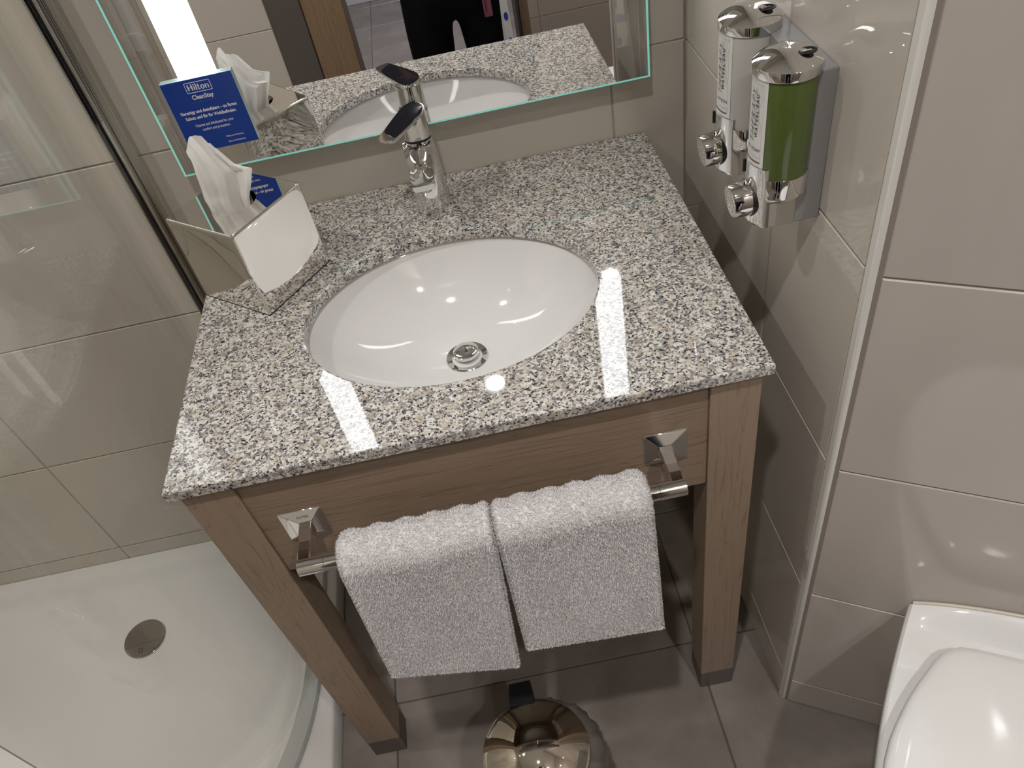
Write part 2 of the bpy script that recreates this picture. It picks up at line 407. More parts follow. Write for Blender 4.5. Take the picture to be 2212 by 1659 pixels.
# ------------------------------------------------------------------ ceiling lamps
names = ('over the washstand', 'over the toilet corner', 'added over the shower tray as fill light', 'out in the corridor')
for ((x, y), pw), nm in zip(LAMPS, names):
    t = thing('ceiling_downlight', 'round recessed white ceiling downlight ' + nm, 'downlight', (x, y, CEIL), group='ceiling downlights')
    bm = bmesh.new(); lathe(bm, [(.036, 0), (.046, 0), (.046, -.004), (.036, -.006)], n=32, loop=True); mk('bezel', bm, WHITE, t, True)
    bm = bmesh.new(); lathe(bm, [(.036, -.0005), (.036, -.003)], n=32); mk('lens', bm, LENS, t)
    la = bpy.data.lights.new('lamp', 'AREA'); la.shape = 'DISK'; la.size = .066; la.energy = pw; la.color = (1, .985, .965) if y > -2 else (.86, .88, 1); la.spread = math.radians(105)
    lo = bpy.data.objects.new('lamp', la); COL.objects.link(lo); lo.parent = t; lo.location = (0, 0, -.006)

# ------------------------------------------------------------------ lit mirror
MX0, MX1, MZ0, MZ1, MY = -.006, .712, .958, 1.72, -.04
t = thing('lit_mirror', 'wall mirror with teal glass edge and two glowing vertical light strips', 'mirror', ((MX0 + MX1) / 2, 0, MZ0))
bm = bmesh.new()
def mrect(i, y): return [(MX0 + i, y, MZ0 + i), (MX1 - i, y, MZ0 + i), (MX1 - i, y, MZ1 - i), (MX0 + i, y, MZ1 - i)]
rings(bm, [mrect(0, MY + .006), mrect(0, MY + .0014), mrect(.0034, MY)])
bm.normal_update(); bmesh.ops.recalc_face_normals(bm, faces=bm.faces)
for f in bm.faces: f.material_index = 0 if abs(f.normal.y) > .99 else 1
local(mk('mirror_glass', bm, [MIRR, GEDGE]), t)
local(mk('back_frame', BOX(((MX0 + .04, MY + .006, MZ0 + .03), (MX1 - .04, 0, MZ1 - .04))), ALU), t)
for x0, x1 in ((.0500, .1045), (.5945, .6455)):
    local(mk('light_strip', BOX(((x0, MY - .0006, 1.101), (x1, MY + .001, MZ1 - .142))), LED), t)

# ------------------------------------------------------------------ sign on the mirror
SX0, SX1, SZ0, SZ1, SY = .0225, .1240, .9945, 1.0990, MY - .0062
t = thing('hygiene_sign', 'square blue sign with white lettering on the mirror above the tissue box', 'sign', ((SX0 + SX1) / 2, MY, SZ0))
local(mk('sticker_reflection_plate', BOX(((SX0, SY, SZ0), (SX1, MY, SZ1))), EDGE_REFL), t)  # plate depth stands in for the sticker's back reflected in the mirror glass
pr = local(mk('blue_print', BOX(((SX0 + .0004, SY - .0004, SZ0 + .0003), (SX1 - .0004, SY, SZ1 - .0004))), BLUE), t)
SW, SH = SX1 - SX0, SZ1 - SZ0
def sgn(body, u, v, size, bold=0., mat=PWHITE, space=1., align='CENTER', width=None, name='lettering'):
    me = text_mesh(body, size, bold, 0, align, space)
    xs = [q.co.x for q in me.vertices]; k = 1.
    if width: k = width * SW / (max(xs) - min(xs))
    for q in me.vertices: q.co = Vector((SX0 + u * SW + q.co.x * k, SY - .0006, SZ1 - v * SH + q.co.y))
    me.update(); return local(mk(name, me, mat), t)
def serif_word():
    bm = bmesh.new(); h = 1.0
    def r(x0, z0, x1, z1): bm.faces.new([bm.verts.new((x, z, 0)) for x, z in ((x0, z0), (x1, z0), (x1, z1), (x0, z1))])
    def arc(cx, cz, ro, ri, a0, a1, sx=1., n=14, thin=.55):
        P = []
        for k in range(n + 1):
            a = math.radians(a0 + (a1 - a0) * k / n)
            P.append(((cx + sx * ro * math.cos(a), cz + ro * math.sin(a)), (cx + sx * ri * math.cos(a) * .86, cz + (ro - (ro - ri) * thin) * math.sin(a))))
        for (a, b), (c, d_) in zip(P, P[1:]): bm.faces.new([bm.verts.new((*q, 0)) for q in (a, c, d_, b)])
    x = 0
    for s in (0, .56): r(x + s + .04, 0, x + s + .24, 1); r(x + s, 0, x + s + .28, .07); r(x + s, .93, x + s + .28, 1)
    r(x + .2, .46, x + .64, .56); x += .93
    r(x + .04, 0, x + .21, .66); r(x, 0, x + .25, .06); r(x, .60, x + .2, .66); r(x + .03, .8, x + .22, .98); x += .32
    r(x + .04, 0, x + .21, 1.04); r(x, 0, x + .25, .06); r(x, .98, x + .2, 1.04); x += .31
    r(x + .08, .06, x + .25, .9); r(x, .60, x + .40, .67); r(x + .1, 0, x + .42, .08); x += .47
    arc(x + .31, .33, .34, .17, 0, 360, .9, 26); x += .68
    r(x + .04, 0, x + .21, .66); r(x, 0, x + .25, .06); r(x, .60, x + .2, .66); r(x + .44, 0, x + .61, .46); r(x + .40, 0, x + .65, .06)
    arc(x + .37, .42, .25, .10, 0, 130, .95, 10); x += .66
    return bm, x
bm, wd = serif_word(); k = .30 * SW / wd
for v in bm.verts: v.co = Vector((SX0 + (.345 + v.co.x * k / SW) * SW, SY - .0006, SZ1 - .155 * SH + v.co.y * .0090))
local(mk('logo_lettering', bm, PWHITE), t)
bx0, bx1, bz1, bz0, e = SX0 + .318 * SW, SX0 + .672 * SW, SZ1 - .045 * SH, SZ1 - .185 * SH, .0007
local(mk('logo_frame', BOX(*[((a, SY - .0007, c_), (b, SY - .0002, d_)) for a, b, c_, d_ in ((bx0, bx1, bz1 - e, bz1), (bx0, bx1, bz0, bz0 + e), (bx0, bx0 + e, bz0, bz1), (bx1 - e, bx1, bz0, bz1))]), PWHITE), t)
sgn('CleanStay', .50, .275, .0088, .018, width=.30)
local(mk('rule_line', BOX(((SX0 + .33 * SW, SY - .0007, SZ1 - .318 * SH), (SX0 + .66 * SW, SY - .0002, SZ1 - .313 * SH))), PFAINT), t)
sgn('Gereinigt und desinfiziert \u2013 zu Ihrem', .50, .455, .0066, .022, width=.80)
sgn('Schutz und f\u00fcr Ihr Wohlbefinden.', .50, .535, .0066, .022, width=.72)
sgn('Cleaned and disinfected for your', .50, .645, .0056, .006, width=.55)
sgn('comfort and protection.', .50, .712, .0056, .006, width=.40)
sgn('hilton.com/cleanstay', .70, .868, .0040, .0, width=.25)
sgn('hilton.com/cleanstay', .70, .945, .0040, .0, width=.25)

# ------------------------------------------------------------------ granite worktop
W, D, H, TH = .710, .5669, .850, .0155
SCX, SCY, SA, SB = .355, -.328, .2005, .1575
t = thing('granite_worktop', 'speckled grey and cream granite worktop with an oval basin cut-out', 'worktop', (W / 2, -D / 2, H - TH))
angs = [2 * PI * k / 128 for k in range(128)]
cor = [math.atan2(y - SCY, x - SCX) % (2 * PI) for x in (0, W) for y in (0, -D)]
for c in cor:
    i = min(range(len(angs)), key=lambda k: abs(angs[k] - c)); angs[i] = c
angs.sort()
def outer(a, ins):
    dx, dy = math.cos(a), math.sin(a); x0, x1, y0, y1 = ins, W - ins, -D + ins, -ins
    s = min(((x1 - SCX) / dx if dx > 1e-9 else 1e9), ((x0 - SCX) / dx if dx < -1e-9 else 1e9), ((y1 - SCY) / dy if dy > 1e-9 else 1e9), ((y0 - SCY) / dy if dy < -1e-9 else 1e9))
    return SCX + s * dx, SCY + s * dy
def cornered(a, ins, z):
    for c, (x, y) in zip(cor, [(x, y) for x in (0, W) for y in (0, -D)]):
        if abs(a - c) < 1e-9:
            r = ins * 0 + .0; return (min(max(x, ins), W - ins), min(max(y, -D + ins), -ins), z)
    return (*outer(a, ins), z)
def ell(a, g, z): 
    # same polar angle as seen from the centre
    r = 1 / math.sqrt((math.cos(a) / (SA + g)) ** 2 + (math.sin(a) / (SB + g)) ** 2)
    return (SCX + r * math.cos(a), SCY + r * math.sin(a), z)
bm = bmesh.new(); z0, z1 = H - TH, H
rs = [[ell(a, .0, z0) for a in angs], [ell(a, .0, z1 - .0022) for a in angs], [ell(a, .0008, z1 - .0007) for a in angs], [ell(a, .0028, z1) for a in angs],
      [cornered(a, .0024, z1) for a in angs], [cornered(a, .0007, z1 - .0007) for a in angs], [cornered(a, 0, z1 - .0024) for a in angs], [cornered(a, 0, z0) for a in angs]]
rings(bm, rs, loop=True)
local(mk('slab', bm, GRANITE, smooth=True, angle=18), t)

# ------------------------------------------------------------------ basin
t = thing('wash_basin', 'white oval undermount ceramic basin set into the granite worktop', 'basin', (SCX, SCY, .70))
bm = bmesh.new(); N = 96
prof = []
for k in range(0, 30):
    q = k / 29; r = 1 - q; dep = (1 - (r ** 2.6)) ; prof.append((r, -dep))
RIM = .837; DEP = .106
def bowl(g, zoff, top):
    out = []
    for r, d_ in prof[:-1]:
        rr = max(r, .0); out.append([(SCX + (SA + g) * rr * math.cos(2 * PI * k / N), SCY + .012 * (1 - rr) + (SB + g) * rr * math.sin(2 * PI * k / N), RIM - .002 + d_ * DEP + zoff) for k in range(N)])
    return out
inn = bowl(.010, 0, 0); out_ = bowl(.022, -.012, 0)
flange = [[(SCX + (SA + .03) * math.cos(2 * PI * k / N), SCY + (SB + .03) * math.sin(2 * PI * k / N), z) for k in range(N)] for z in (H - TH - .013, H - TH - .0002)]
top_in = [[(SCX + (SA + .010) * math.cos(2 * PI * k / N), SCY + (SB + .010) * math.sin(2 * PI * k / N), H - TH - .0002) for k in range(N)]]
rings(bm, out_[::-1] + flange + top_in + inn[1:])
local(mk('bowl', bm, CERAMIC, smooth=True, angle=60), t)
DZ = RIM - .002 - DEP
t2 = (.357, SCY + .012)
bm = bmesh.new(); lathe(bm, [(.0, -.012), (.0305, -.006), (.0315, .0022), (.0300, .0036), (.0225, .0014), (.0205, -.004), (.0, -.006)], (t2[0], t2[1], DZ + .0005), 48, cap0=False, cap1=False)
local(mk('waste_flange', bm, CHROME, smooth=True), t)
bm = bmesh.new(); lathe(bm, [(.0, -.004), (.0120, -.004), (.0195, .0035), (.0185, .0075), (.0165, .0088), (.009, .0098), (0, .0102)], (t2[0], t2[1] + .001, DZ + .0065), 48, cap0=False, cap1=False)
local(mk('waste_plug', bm, CHROME, smooth=True, angle=40), t)

# ------------------------------------------------------------------ wooden washstand
YF = -.5584; LW, LD, HC, X0L = .0615, .058, .058, .0097
t = thing('oak_washstand', 'oak washstand frame with square legs and a deep front board under the worktop', 'washstand', (W / 2, -.28, 0))
ZT = H - TH - .0002
for x, y, m in ((X0L, YF, OAK_V), (W - X0L - LW, YF, OAK_V2), (X0L, -.075, OAK_V), (W - X0L - LW, -.075, OAK_V2)):
    lg = mk('leg', BOX(((0, 0, HC), (LW, LD, ZT))), m, bevel=.0015); lg.location = (x, y, 0); lg.parent = t; lg.location -= t.location
    c = mk('foot_cap', BOX(((.0004, .0004, 0), (LW - .0004, LD - .0004, HC))), CAPG, bevel=.0015); c.parent = lg
xa, xb = X0L + LW, W - X0L - LW
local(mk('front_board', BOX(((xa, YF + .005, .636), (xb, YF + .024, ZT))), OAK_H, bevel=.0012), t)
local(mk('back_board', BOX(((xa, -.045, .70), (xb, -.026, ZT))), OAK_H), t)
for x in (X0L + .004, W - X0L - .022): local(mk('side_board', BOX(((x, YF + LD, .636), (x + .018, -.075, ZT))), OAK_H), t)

# ------------------------------------------------------------------ towel rail
YB, ZB, RB = -.622, .735, .0108
YA = YF + .005
t = thing('towel_rail', 'chrome towel rail with two square pyramid mounts on the oak front board', 'towel rail', (.355, YA, ZB))
for i, (xc, arm) in enumerate(((.1255, .131), (.585, .5815))):
    s = .027; z = .7305
    bm = bmesh.new()
    rings(bm, [[(xc + a * s, YA, z + b * s) for a, b in ((-1, -1), (1, -1), (1, 1), (-1, 1))], [(xc + a * s, YA - .0022, z + b * s) for a, b in ((-1, -1), (1, -1), (1, 1), (-1, 1))],
               [(arm + a * .0085, YA - .012, ZB + b * .0105) for a, b in ((-1, -1), (1, -1), (1, 1), (-1, 1))]], cap0=True)
    mt = local(mk('mount_plate', bm, CHROME, bevel=.0006, seg=1), t)
    bm = bmesh.new()
    rings(bm, [[(arm + a * .0082, y, ZB + b * .0102) for a, b in ((-1, -1), (1, -1), (1, 1), (-1, 1))] for y in (YA - .010, YB)])
    local(mk('arm', bm, CHROME, bevel=.0016), t)
    e0, e1 = (arm - .0088, arm + .024) if i == 0 else (arm - .024, arm + .0088)
    bm = bmesh.new(); tube(bm, [(e0, YB, ZB), (e0 + .0006, YB, ZB), (e1 - .0006, YB, ZB), (e1, YB, ZB)], [RB - .001, RB, RB, RB - .001], 32); local(mk('bar_end', bm, CHROME, smooth=True, angle=50), t)
    if i == 0:
        a = Vector((xc, YA - .0022, z + s)); b = Vector((arm, YA - .012, ZB + .0105)); uy = -(b - a).normalized(); nn = uy.cross(Vector((1, 0, 0)))
        if nn.y > 0: nn = -nn
        place_text('engraving', 'ALPISIL', .0052, STEEL_G, t, a + (b - a) * .66 + nn * .0004 + Vector((.001, 0, 0)), (1, 0, 0), uy)
bm = bmesh.new(); tube(bm, [(.155, YB, ZB), (.5575, YB, ZB)], RB - .0004, 32); local(mk('bar', bm, CHROME, smooth=True, angle=50), t)

# ------------------------------------------------------------------ towels
def towel(name, label, xl, xr, zb, sway, seed):
    rg = np.random.default_rng(seed)
    T2, RM_ = .0088, .0205      # half thickness, radius of the mid sheet round the bar
    def mid(s):                 # s in 0..1 front hem -> over bar -> back hem
        Lf, La, Lb = ZB - min(zb) + .01, PI * RM_, .20
        return s, Lf, La, Lb
    nS, nX = 70, 44
    Lf, La, Lb = ZB - .5 * (zb[0] + zb[1]), PI * RM_, .20; Lt = Lf + La + Lb
    ss = np.linspace(0, 1, nS) * Lt; us = np.sin(np.linspace(-1, 1, nX) * PI / 2) * .5 + .5
    def pos(s, u, side):
        zbu = zb[0] + (zb[1] - zb[0]) * u; lf = ZB - zbu; s2 = s
        if s < Lf:
            q = 1 - s / Lf; z = ZB - q * lf; y = YB - RM_ - sway * q ** 1.3; n = (-1., 0.); x = (xl[0] + (xl[1] - xl[0]) * q) * (1 - u) + (xr[0] + (xr[1] - xr[0]) * q) * u
        elif s < Lf + La:
            a = (s - Lf) / RM_; y = YB - RM_ * math.cos(a); z = ZB + RM_ * math.sin(a); n = (-math.cos(a), math.sin(a)); x = xl[0] * (1 - u) + xr[0] * u
        else:
            q = (s - Lf - La) / Lb; y = YB + RM_ + .001 * q; z = ZB - q * Lb; n = (1., 0.); x = xl[0] * (1 - u) + xr[0] * u
        ex = .007; wd = xr[0] - xl[0]
        dx = min(u, 1 - u) * wd; hx = math.sqrt(max(0, 1 - (1 - min(1, dx / ex)) ** 2))
        ds = min(s, Lt - s); hs = math.sqrt(max(0, 1 - (1 - min(1, ds / .009)) ** 2))
        th = T2 * min(hx, hs)
        front = 1 if s < Lf + La * .6 else 0
        und = (math.sin(x * 55 + seed + s * 9) * .0011 + math.sin(x * 23 + 2 * seed - s * 14) * .0016) * front * min(1, (s / .05))
        und += .0016 * math.sin(x * 190 + seed) * (1 if Lf + .3 * La < s < Lf + La else 0)
        h = th + und if side > 0 else -th + min(0, und)
        if side < 0 and Lf - .02 < s < Lf + La + .02: h = max(h, -.0088)
        return (x, y + n[0] * h, z + n[1] * h)
    out = [[pos(s, u, 1) for u in us] for s in ss]; inn = [[pos(s, u, -1) for u in us] for s in ss]
    bm = bmesh.new(); VO = [[bm.verts.new(q) for q in r] for r in out]; VI = [[bm.verts.new(q) for q in r] for r in inn]
    for i in range(nS - 1):
        for k in range(nX - 1):
            bm.faces.new((VO[i][k], VO[i][k + 1], VO[i + 1][k + 1], VO[i + 1][k])); bm.faces.new((VI[i][k], VI[i + 1][k], VI[i + 1][k + 1], VI[i][k + 1]))
        for k in (0, nX - 1): bm.faces.new((VO[i][k], VO[i + 1][k], VI[i + 1][k], VI[i][k]))
    for i in (0, nS - 1):
        for k in range(nX - 1): bm.faces.new((VO[i][k], VI[i][k], VI[i][k + 1], VO[i][k + 1]))
    bmesh.ops.remove_doubles(bm, verts=bm.verts, dist=1e-5)
    t = thing(name, label, 'towel', ((xl[0] + xr[0]) / 2, YB, ZB))
    body = mk('towel_cloth', bm, TERRY, smooth=True, angle=80); local(body, t)
    # terry loops: short bent blades on the faces that can be seen
    P = np.array(out); Q = []
    NB = 60000
    si = rg.random(NB) * (Lf + La * .95) / Lt * (nS - 1); ui = rg.random(NB); 
    kk = np.interp(ui, us, np.arange(nX)); i0 = np.clip(si.astype(int), 0, nS - 2); k0 = np.clip(kk.astype(int), 0, nX - 2); fs, fk = (si - i0)[:, None], (kk - k0)[:, None]
    base = (P[i0, k0] * (1 - fs) * (1 - fk) + P[i0 + 1, k0] * fs * (1 - fk) + P[i0, k0 + 1] * (1 - fs) * fk + P[i0 + 1, k0 + 1] * fs * fk)
    e1 = P[i0, k0 + 1] - P[i0, k0]; e2 = P[i0 + 1, k0] - P[i0, k0]
    n = np.cross(e2, e1); n /= np.linalg.norm(n, axis=1)[:, None] + 1e-12
    outw = (P - np.array(inn))[i0, np.clip(k0, 2, nX - 3)]; n[(n * outw).sum(1) < 0] *= -1
    # hems and side edges: a little extra fringe
    NE = 9000; se = rg.random(NE) * (Lf + La * .7); left = rg.random(NE) < .5
    eb = np.array([pos(s, 0.004 if l else .996, 1) for s, l in zip(se, left)]); en = np.tile([0., -.4, .1], (NE, 1)); en[:, 0] = np.where(left, -1, 1)
    NH = 7000; uh = rg.random(NH); hb = np.array([pos(.0015, u, 1) for u in uh]); hn = np.tile([0., -.55, -.9], (NH, 1))
    base = np.vstack([base, eb, hb]); n = np.vstack([n, en, hn]); n /= np.linalg.norm(n, axis=1)[:, None]
    N_ = len(base)
    tan = rg.normal(size=(N_, 3)); tan -= (tan * n).sum(1)[:, None] * n; tan /= np.linalg.norm(tan, axis=1)[:, None]
    sd = np.cross(n, tan); hgt = rg.uniform(.0018, .0040, N_)[:, None]; wd_ = rg.uniform(.00025, .00045, N_)[:, None]; lean = rg.uniform(.2, 1.2, N_)[:, None]
    a = base - n * .0008; m1 = a + n * hgt * .75 + tan * hgt * lean * .45; tip = a + n * hgt * 1.05 + tan * hgt * lean * 1.15
    verts = np.stack([a - sd * wd_, a + sd * wd_, m1 - sd * wd_ * .9, m1 + sd * wd_ * .9, tip - sd * wd_ * .35, tip + sd * wd_ * .35], 1).reshape(-1, 3)
    f = np.arange(N_)[:, None] * 6 + np.array([[0, 1, 3, 2, 2, 3, 5, 4]]); f = f.reshape(-1, 4)
    me = bpy.data.meshes.new('terry_pile'); me.vertices.add(len(verts)); me.vertices.foreach_set('co', verts.ravel())
    me.loops.add(f.size); me.loops.foreach_set('vertex_index', f.ravel().astype(np.int32)); me.polygons.add(len(f))
    me.polygons.foreach_set('loop_start', np.arange(0, f.size, 4, dtype=np.int32)); me.polygons.foreach_set('loop_total', np.full(len(f), 4, np.int32))
    me.update(calc_edges=True); me.validate()
    o = mk('terry_pile', me, TERRY); o['kind'] = 'stuff'; local(o, t)
towel('hand_towel', 'folded white terry towel on the rail, the left one hanging lower', (.1765, .1745), (.3565, .3415), (.512, .466), .019, 3)
towel('hand_towel', 'folded white terry towel on the rail, the right one with the higher hem', (.3625, .3600), (.5425, .5455), (.508, .490), .019, 8)

# ------------------------------------------------------------------ tap
TX, TY = .352, -.086
t = thing('basin_tap', 'chrome single-lever basin tap standing behind the oval basin', 'tap', (TX, TY, H))
def sec(cx, cy, z, rx, ry, n=40, p=2.4):
    P = []
    for k in range(n):
        a = 2 * PI * k / n; c, s = math.cos(a), math.sin(a)
        P.append((cx + rx * math.copysign(abs(c) ** (2 / p), c), cy + ry * math.copysign(abs(s) ** (2 / p), s), z))
    return P
bm = bmesh.new()
rings(bm, [sec(TX, TY, H, .0268, .0268), sec(TX, TY, H + .003, .0268, .0268), sec(TX, TY, H + .03, .0255, .0255), sec(TX + .001, TY, H + .075, .0228, .0232), sec(TX + .0015, TY, H + .116, .0205, .0210)])
local(mk('body', bm, CHROME, smooth=True, angle=40), t)
bm = bmesh.new(); rings(bm, [sec(TX + .0015, TY, H + .116, .0190, .0195), sec(TX + .0015, TY, H + .1195, .0190, .0195)]); local(mk('neck_gap', bm, BLACKP), t)
# spout: rounded-rectangle sections running forward from the body
def spsec(y, zt, zb_, w, r):
    zc = (zt + zb_) / 2; return [(TX - .002 + a, y, zc + b) for a, b in rrect(w, zt - zb_, min(r, (zt - zb_) * .49), 5)]
bm = bmesh.new()
def spsec2(y, zt, zb_, w, dish, r=.004):
    P = []; hw = w / 2; zc = .5 * (zt + zb_)
    top = [(hw - hw * 2 * k / 12, zt - dish * (1 - (1 - 2 * k / 12) ** 2) ** 1.3) for k in range(13)]
    bot = [(-hw * .86, zb_), (-hw * .4, zb_ - .0005), (hw * .4, zb_ - .0005), (hw * .86, zb_)]
    return [(TX - .002 + a, y, H + b) for a, b in top + [(-hw * .99, zc)] + bot + [(hw * .99, zc)]]
rings(bm, [spsec2(TY - .006, .1155, .060, .041, .0), spsec2(TY - .017, .1150, .062, .0405, .0012), spsec2(TY - .027, .1125, .066, .0395, .0055), spsec2(TY - .040, .1050, .0725, .0375, .0085), spsec2(TY - .054, .0985, .0775, .0358, .0070),
           spsec2(TY - .068, .0945, .0800, .0345, .0040), spsec2(TY - .082, .0920, .0805, .0338, .0018), spsec2(TY - .0925, .0908, .0808, .0332, .0005), spsec2(TY - .0945, .0900, .0818, .0318, .0002)])
local(mk('spout', bm, CHROME, smooth=True, angle=42), t)
bm = bmesh.new(); lathe(bm, [(.0105, .0), (.0118, .002), (.0118, .011)], (TX - .002, TY - .074, H + .0715), 32); local(mk('aerator', bm, STEEL_G, smooth=True), t)
# lever
lv = [(.3735, -.0885), (.3690, -.0785), (.3610, -.0705), (.3500, -.0695), (.3405, -.0800), (.3040, -.1560), (.3070, -.1640), (.3235, -.1710), (.3275, -.1690), (.3700, -.1090)]
bm = bmesh.new()
capb = sec(TX + .0015, TY, H + .1195, .0205, .0208)
rings(bm, [capb, sec(TX + .0015, TY + .0005, H + .135, .0198, .0202), sec(TX + .002, TY + .0005, H + .1575, .0196, .0185)])
local(mk('lever_cap', bm, CHROME, smooth=True, angle=40), t)
def chaikin(P, it=2):
    for _ in range(it): P = [q for a, b in zip(P, P[1:] + P[:1]) for q in ((a[0] * .78 + b[0] * .22, a[1] * .78 + b[1] * .22), (a[0] * .22 + b[0] * .78, a[1] * .22 + b[1] * .78))]
    return P
lv0 = lv; lv = chaikin(lv)
bm = bmesh.new(); cx = sum(p[0] for p in lv) / len(lv); cy = sum(p[1] for p in lv) / len(lv)
def lz(y): return -.0012 * (0 if y > -.11 else (-.11 - y) / .06)
rings(bm, [[(cx + (x - cx) * .95, cy + (y - cy) * .97, H + .1562 + lz(y)) for x, y in lv], [(x, y, H + .1590 + lz(y)) for x, y in lv], [(cx + (x - cx) * .985, cy + (y - cy) * .99, H + .1612 + lz(y)) for x, y in lv]])
lev = local(mk('lever', bm, CHROME, smooth=True, angle=25), t)
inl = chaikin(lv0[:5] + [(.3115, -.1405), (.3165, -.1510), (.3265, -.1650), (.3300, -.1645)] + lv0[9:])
DKL = simple('dark_reflection_on_lever', (.006, .006, .011), .08, spec=.4)  # dark surroundings mirrored in the chrome lever, put in as colour
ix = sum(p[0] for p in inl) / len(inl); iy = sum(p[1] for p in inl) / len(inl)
bm = bmesh.new(); rings(bm, [[(ix + (x - ix) * .965, iy + (y - iy) * .975, H + .1612 + k + lz(y)) for x, y in inl] for k in (0, .0003)]); o = local(mk('lever_dark_reflection', bm, DKL), t); o['label'] = 'dark reflection put in as colour on the chrome lever top'
for (x, y, c) in ((.3405, -.1010, (.16, .02, .012)), (.3460, -.1000, (.012, .02, .09))):
    bm = BOX(((x - .0022, y - .0006, H + .1616), (x + .0022, y + .0006, H + .1618))); local(mk('temperature_mark', bm, simple('mark_%.2f' % c[0], c, .4)), t)
bm = bmesh.new(); tube(bm, [(TX + .012, TY + .034, H - .001), (TX + .012, TY + .034, H + .052)], .0022, 12); lathe(bm, [(0, 0), (.0042, .001), (.0048, .004), (.0042, .007), (0, .008)], (TX + .012, TY + .034, H + .052), 16, cap0=False, cap1=False); local(mk('pop_up_rod', bm, CHROME, smooth=True), t)

# ------------------------------------------------------------------ tissue box
ang = math.atan2(-.279 + .196, .103 - .0); BS, BH = .1325, .1325
bc = Vector((.0945, -.187, H)) + Vector((0, 0, .0002))
t = thing('tissue_box_cover', 'mirror-polished steel cube tissue box on the left of the worktop', 'tissue box', bc, math.atan2(-.083, .103))
bm = bmesh.new(); hs = BS / 2; RQ = []
for sx, sy, a0 in ((1, 1, 0), (-1, 1, 90), (-1, -1, 180), (1, -1, 270)):
    c_ = hs - .0032
    for k in range(4): a = math.radians(a0 + 30 * k); RQ.append((sx * c_ + .0032 * math.cos(a), sy * c_ + .0032 * math.sin(a)))
    e0_, e1_ = RQ[-1], ((-c_, hs), (-hs, -c_), (c_, -hs), (hs, c_))[(a0 // 90)]
    for k in range(1, 13): RQ.append((e0_[0] + (e1_[0] - e0_[0]) * k / 13, e0_[1] + (e1_[1] - e0_[1]) * k / 13))
aa = list(range(len(RQ)))
def sq(i, hh): return (RQ[i][0] * hh / hs, RQ[i][1] * hh / hs)
def cosa(i): return RQ[i][0] / math.hypot(*RQ[i])
def sina(i): return RQ[i][1] / math.hypot(*RQ[i])
rs = [[(*sq(a, hs - .003), .0) for a in aa], [(*sq(a, hs), .0015) for a in aa]]
def bul(a, q):
    x, y = sq(a, hs); m_ = min(abs(x), abs(y)) / hs          # thin sheet sucked slightly inwards
    k = .0034 * math.sin(q * PI) * (1 - m_ ** 2)
    return (x - math.copysign(k, x), y) if abs(x) >= abs(y) else (x, y - math.copysign(k, y))
for q in np.linspace(.05, .95, 13): rs.append([(*bul(a, q), .0015 + q * (BH - .0035)) for a in aa])
rs += [[(*sq(a, hs), BH - .0026) for a in aa], [(*sq(a, hs - .0004), BH - .0012) for a in aa], [(*sq(a, hs - .0012), BH - .0004) for a in aa], [(*sq(a, hs - .0026), BH) for a in aa], [(.040 * cosa(a), .034 * sina(a), BH) for a in aa], [(.0355 * cosa(a), .0295 * sina(a), BH) for a in aa],
       [(.035 * cosa(a), .029 * sina(a), BH - .004) for a in aa], [(.035 * cosa(a), .029 * sina(a), BH - .05) for a in aa]]
rings(bm, rs)
cv = mk('cover', bm, CHROME_S, t, smooth=True, angle=34)
for p in cv.data.polygons:
    if p.normal.z > .995: p.use_smooth = False
md = cv.modifiers.new('weighted', 'WEIGHTED_NORMAL'); md.keep_sharp = True; md.weight = 90
mk('foot_gasket', BOX(((-hs - .0003, -hs - .0003, -.0002), (hs + .0003, hs + .0003, .0011))), BLACKP, t)
# tissue: a folded sheet pulled up through the oval opening
Ls = [(.0680, .958), (.0640, .985), (.0635, .996), (.0660, 1.018), (.0690, 1.040), (.0700, 1.054), (.0680, 1.0625)]
Rs = [(.1150, .958), (.1200, .985), (.1290, 1.003), (.1390, 1.0265), (.1290, 1.0295), (.1185, 1.0345), (.1050, 1.0585)]
bm = bmesh.new(); nu, nv = 40, 30; gv = np.linspace(0, 1, len(Ls)); G = []
for j in range(nv):
    v = j / (nv - 1); lx, lz_ = np.interp(v, gv, [a for a, b in Ls]), np.interp(v, gv, [b for a, b in Ls]); rx, rz = np.interp(v, gv, [a for a, b in Rs]), np.interp(v, gv, [b for a, b in Rs]); row = []
    for i in range(nu):
        u = i / (nu - 1); arch = math.sin(u * PI) * (.011 * max(0, v - .75) / .25)
        if v > .45: arch += .010 * math.exp(-((u - .30) / .22) ** 2) * (v - .45) / .55
        x = lx + (rx - lx) * u; z = lz_ + (rz - lz_) * u + arch
        fold = .011 * math.sin(u * 2.1 * PI + .6 + .5 * v) * (1 - .45 * v) + .0042 * math.sin(u * 4.6 * PI + 2.4 * v) * (1 - .3 * v) + .0009 * math.sin(v * 23 + u * 12) * (1 - u) + .0006 * math.sin(u * 15 * PI + 9 * v)
        y = -.188 - fold - .016 * (1 - v) * math.sin(u * PI) + .004 * v
        row.append((x, y, z))
    G.append(row)
VV = [[bm.verts.new(q) for q in r] for r in G]
for j in range(nv - 1):
    for i in range(nu - 1): bm.faces.new((VV[j][i], VV[j][i + 1], VV[j + 1][i + 1], VV[j + 1][i]))
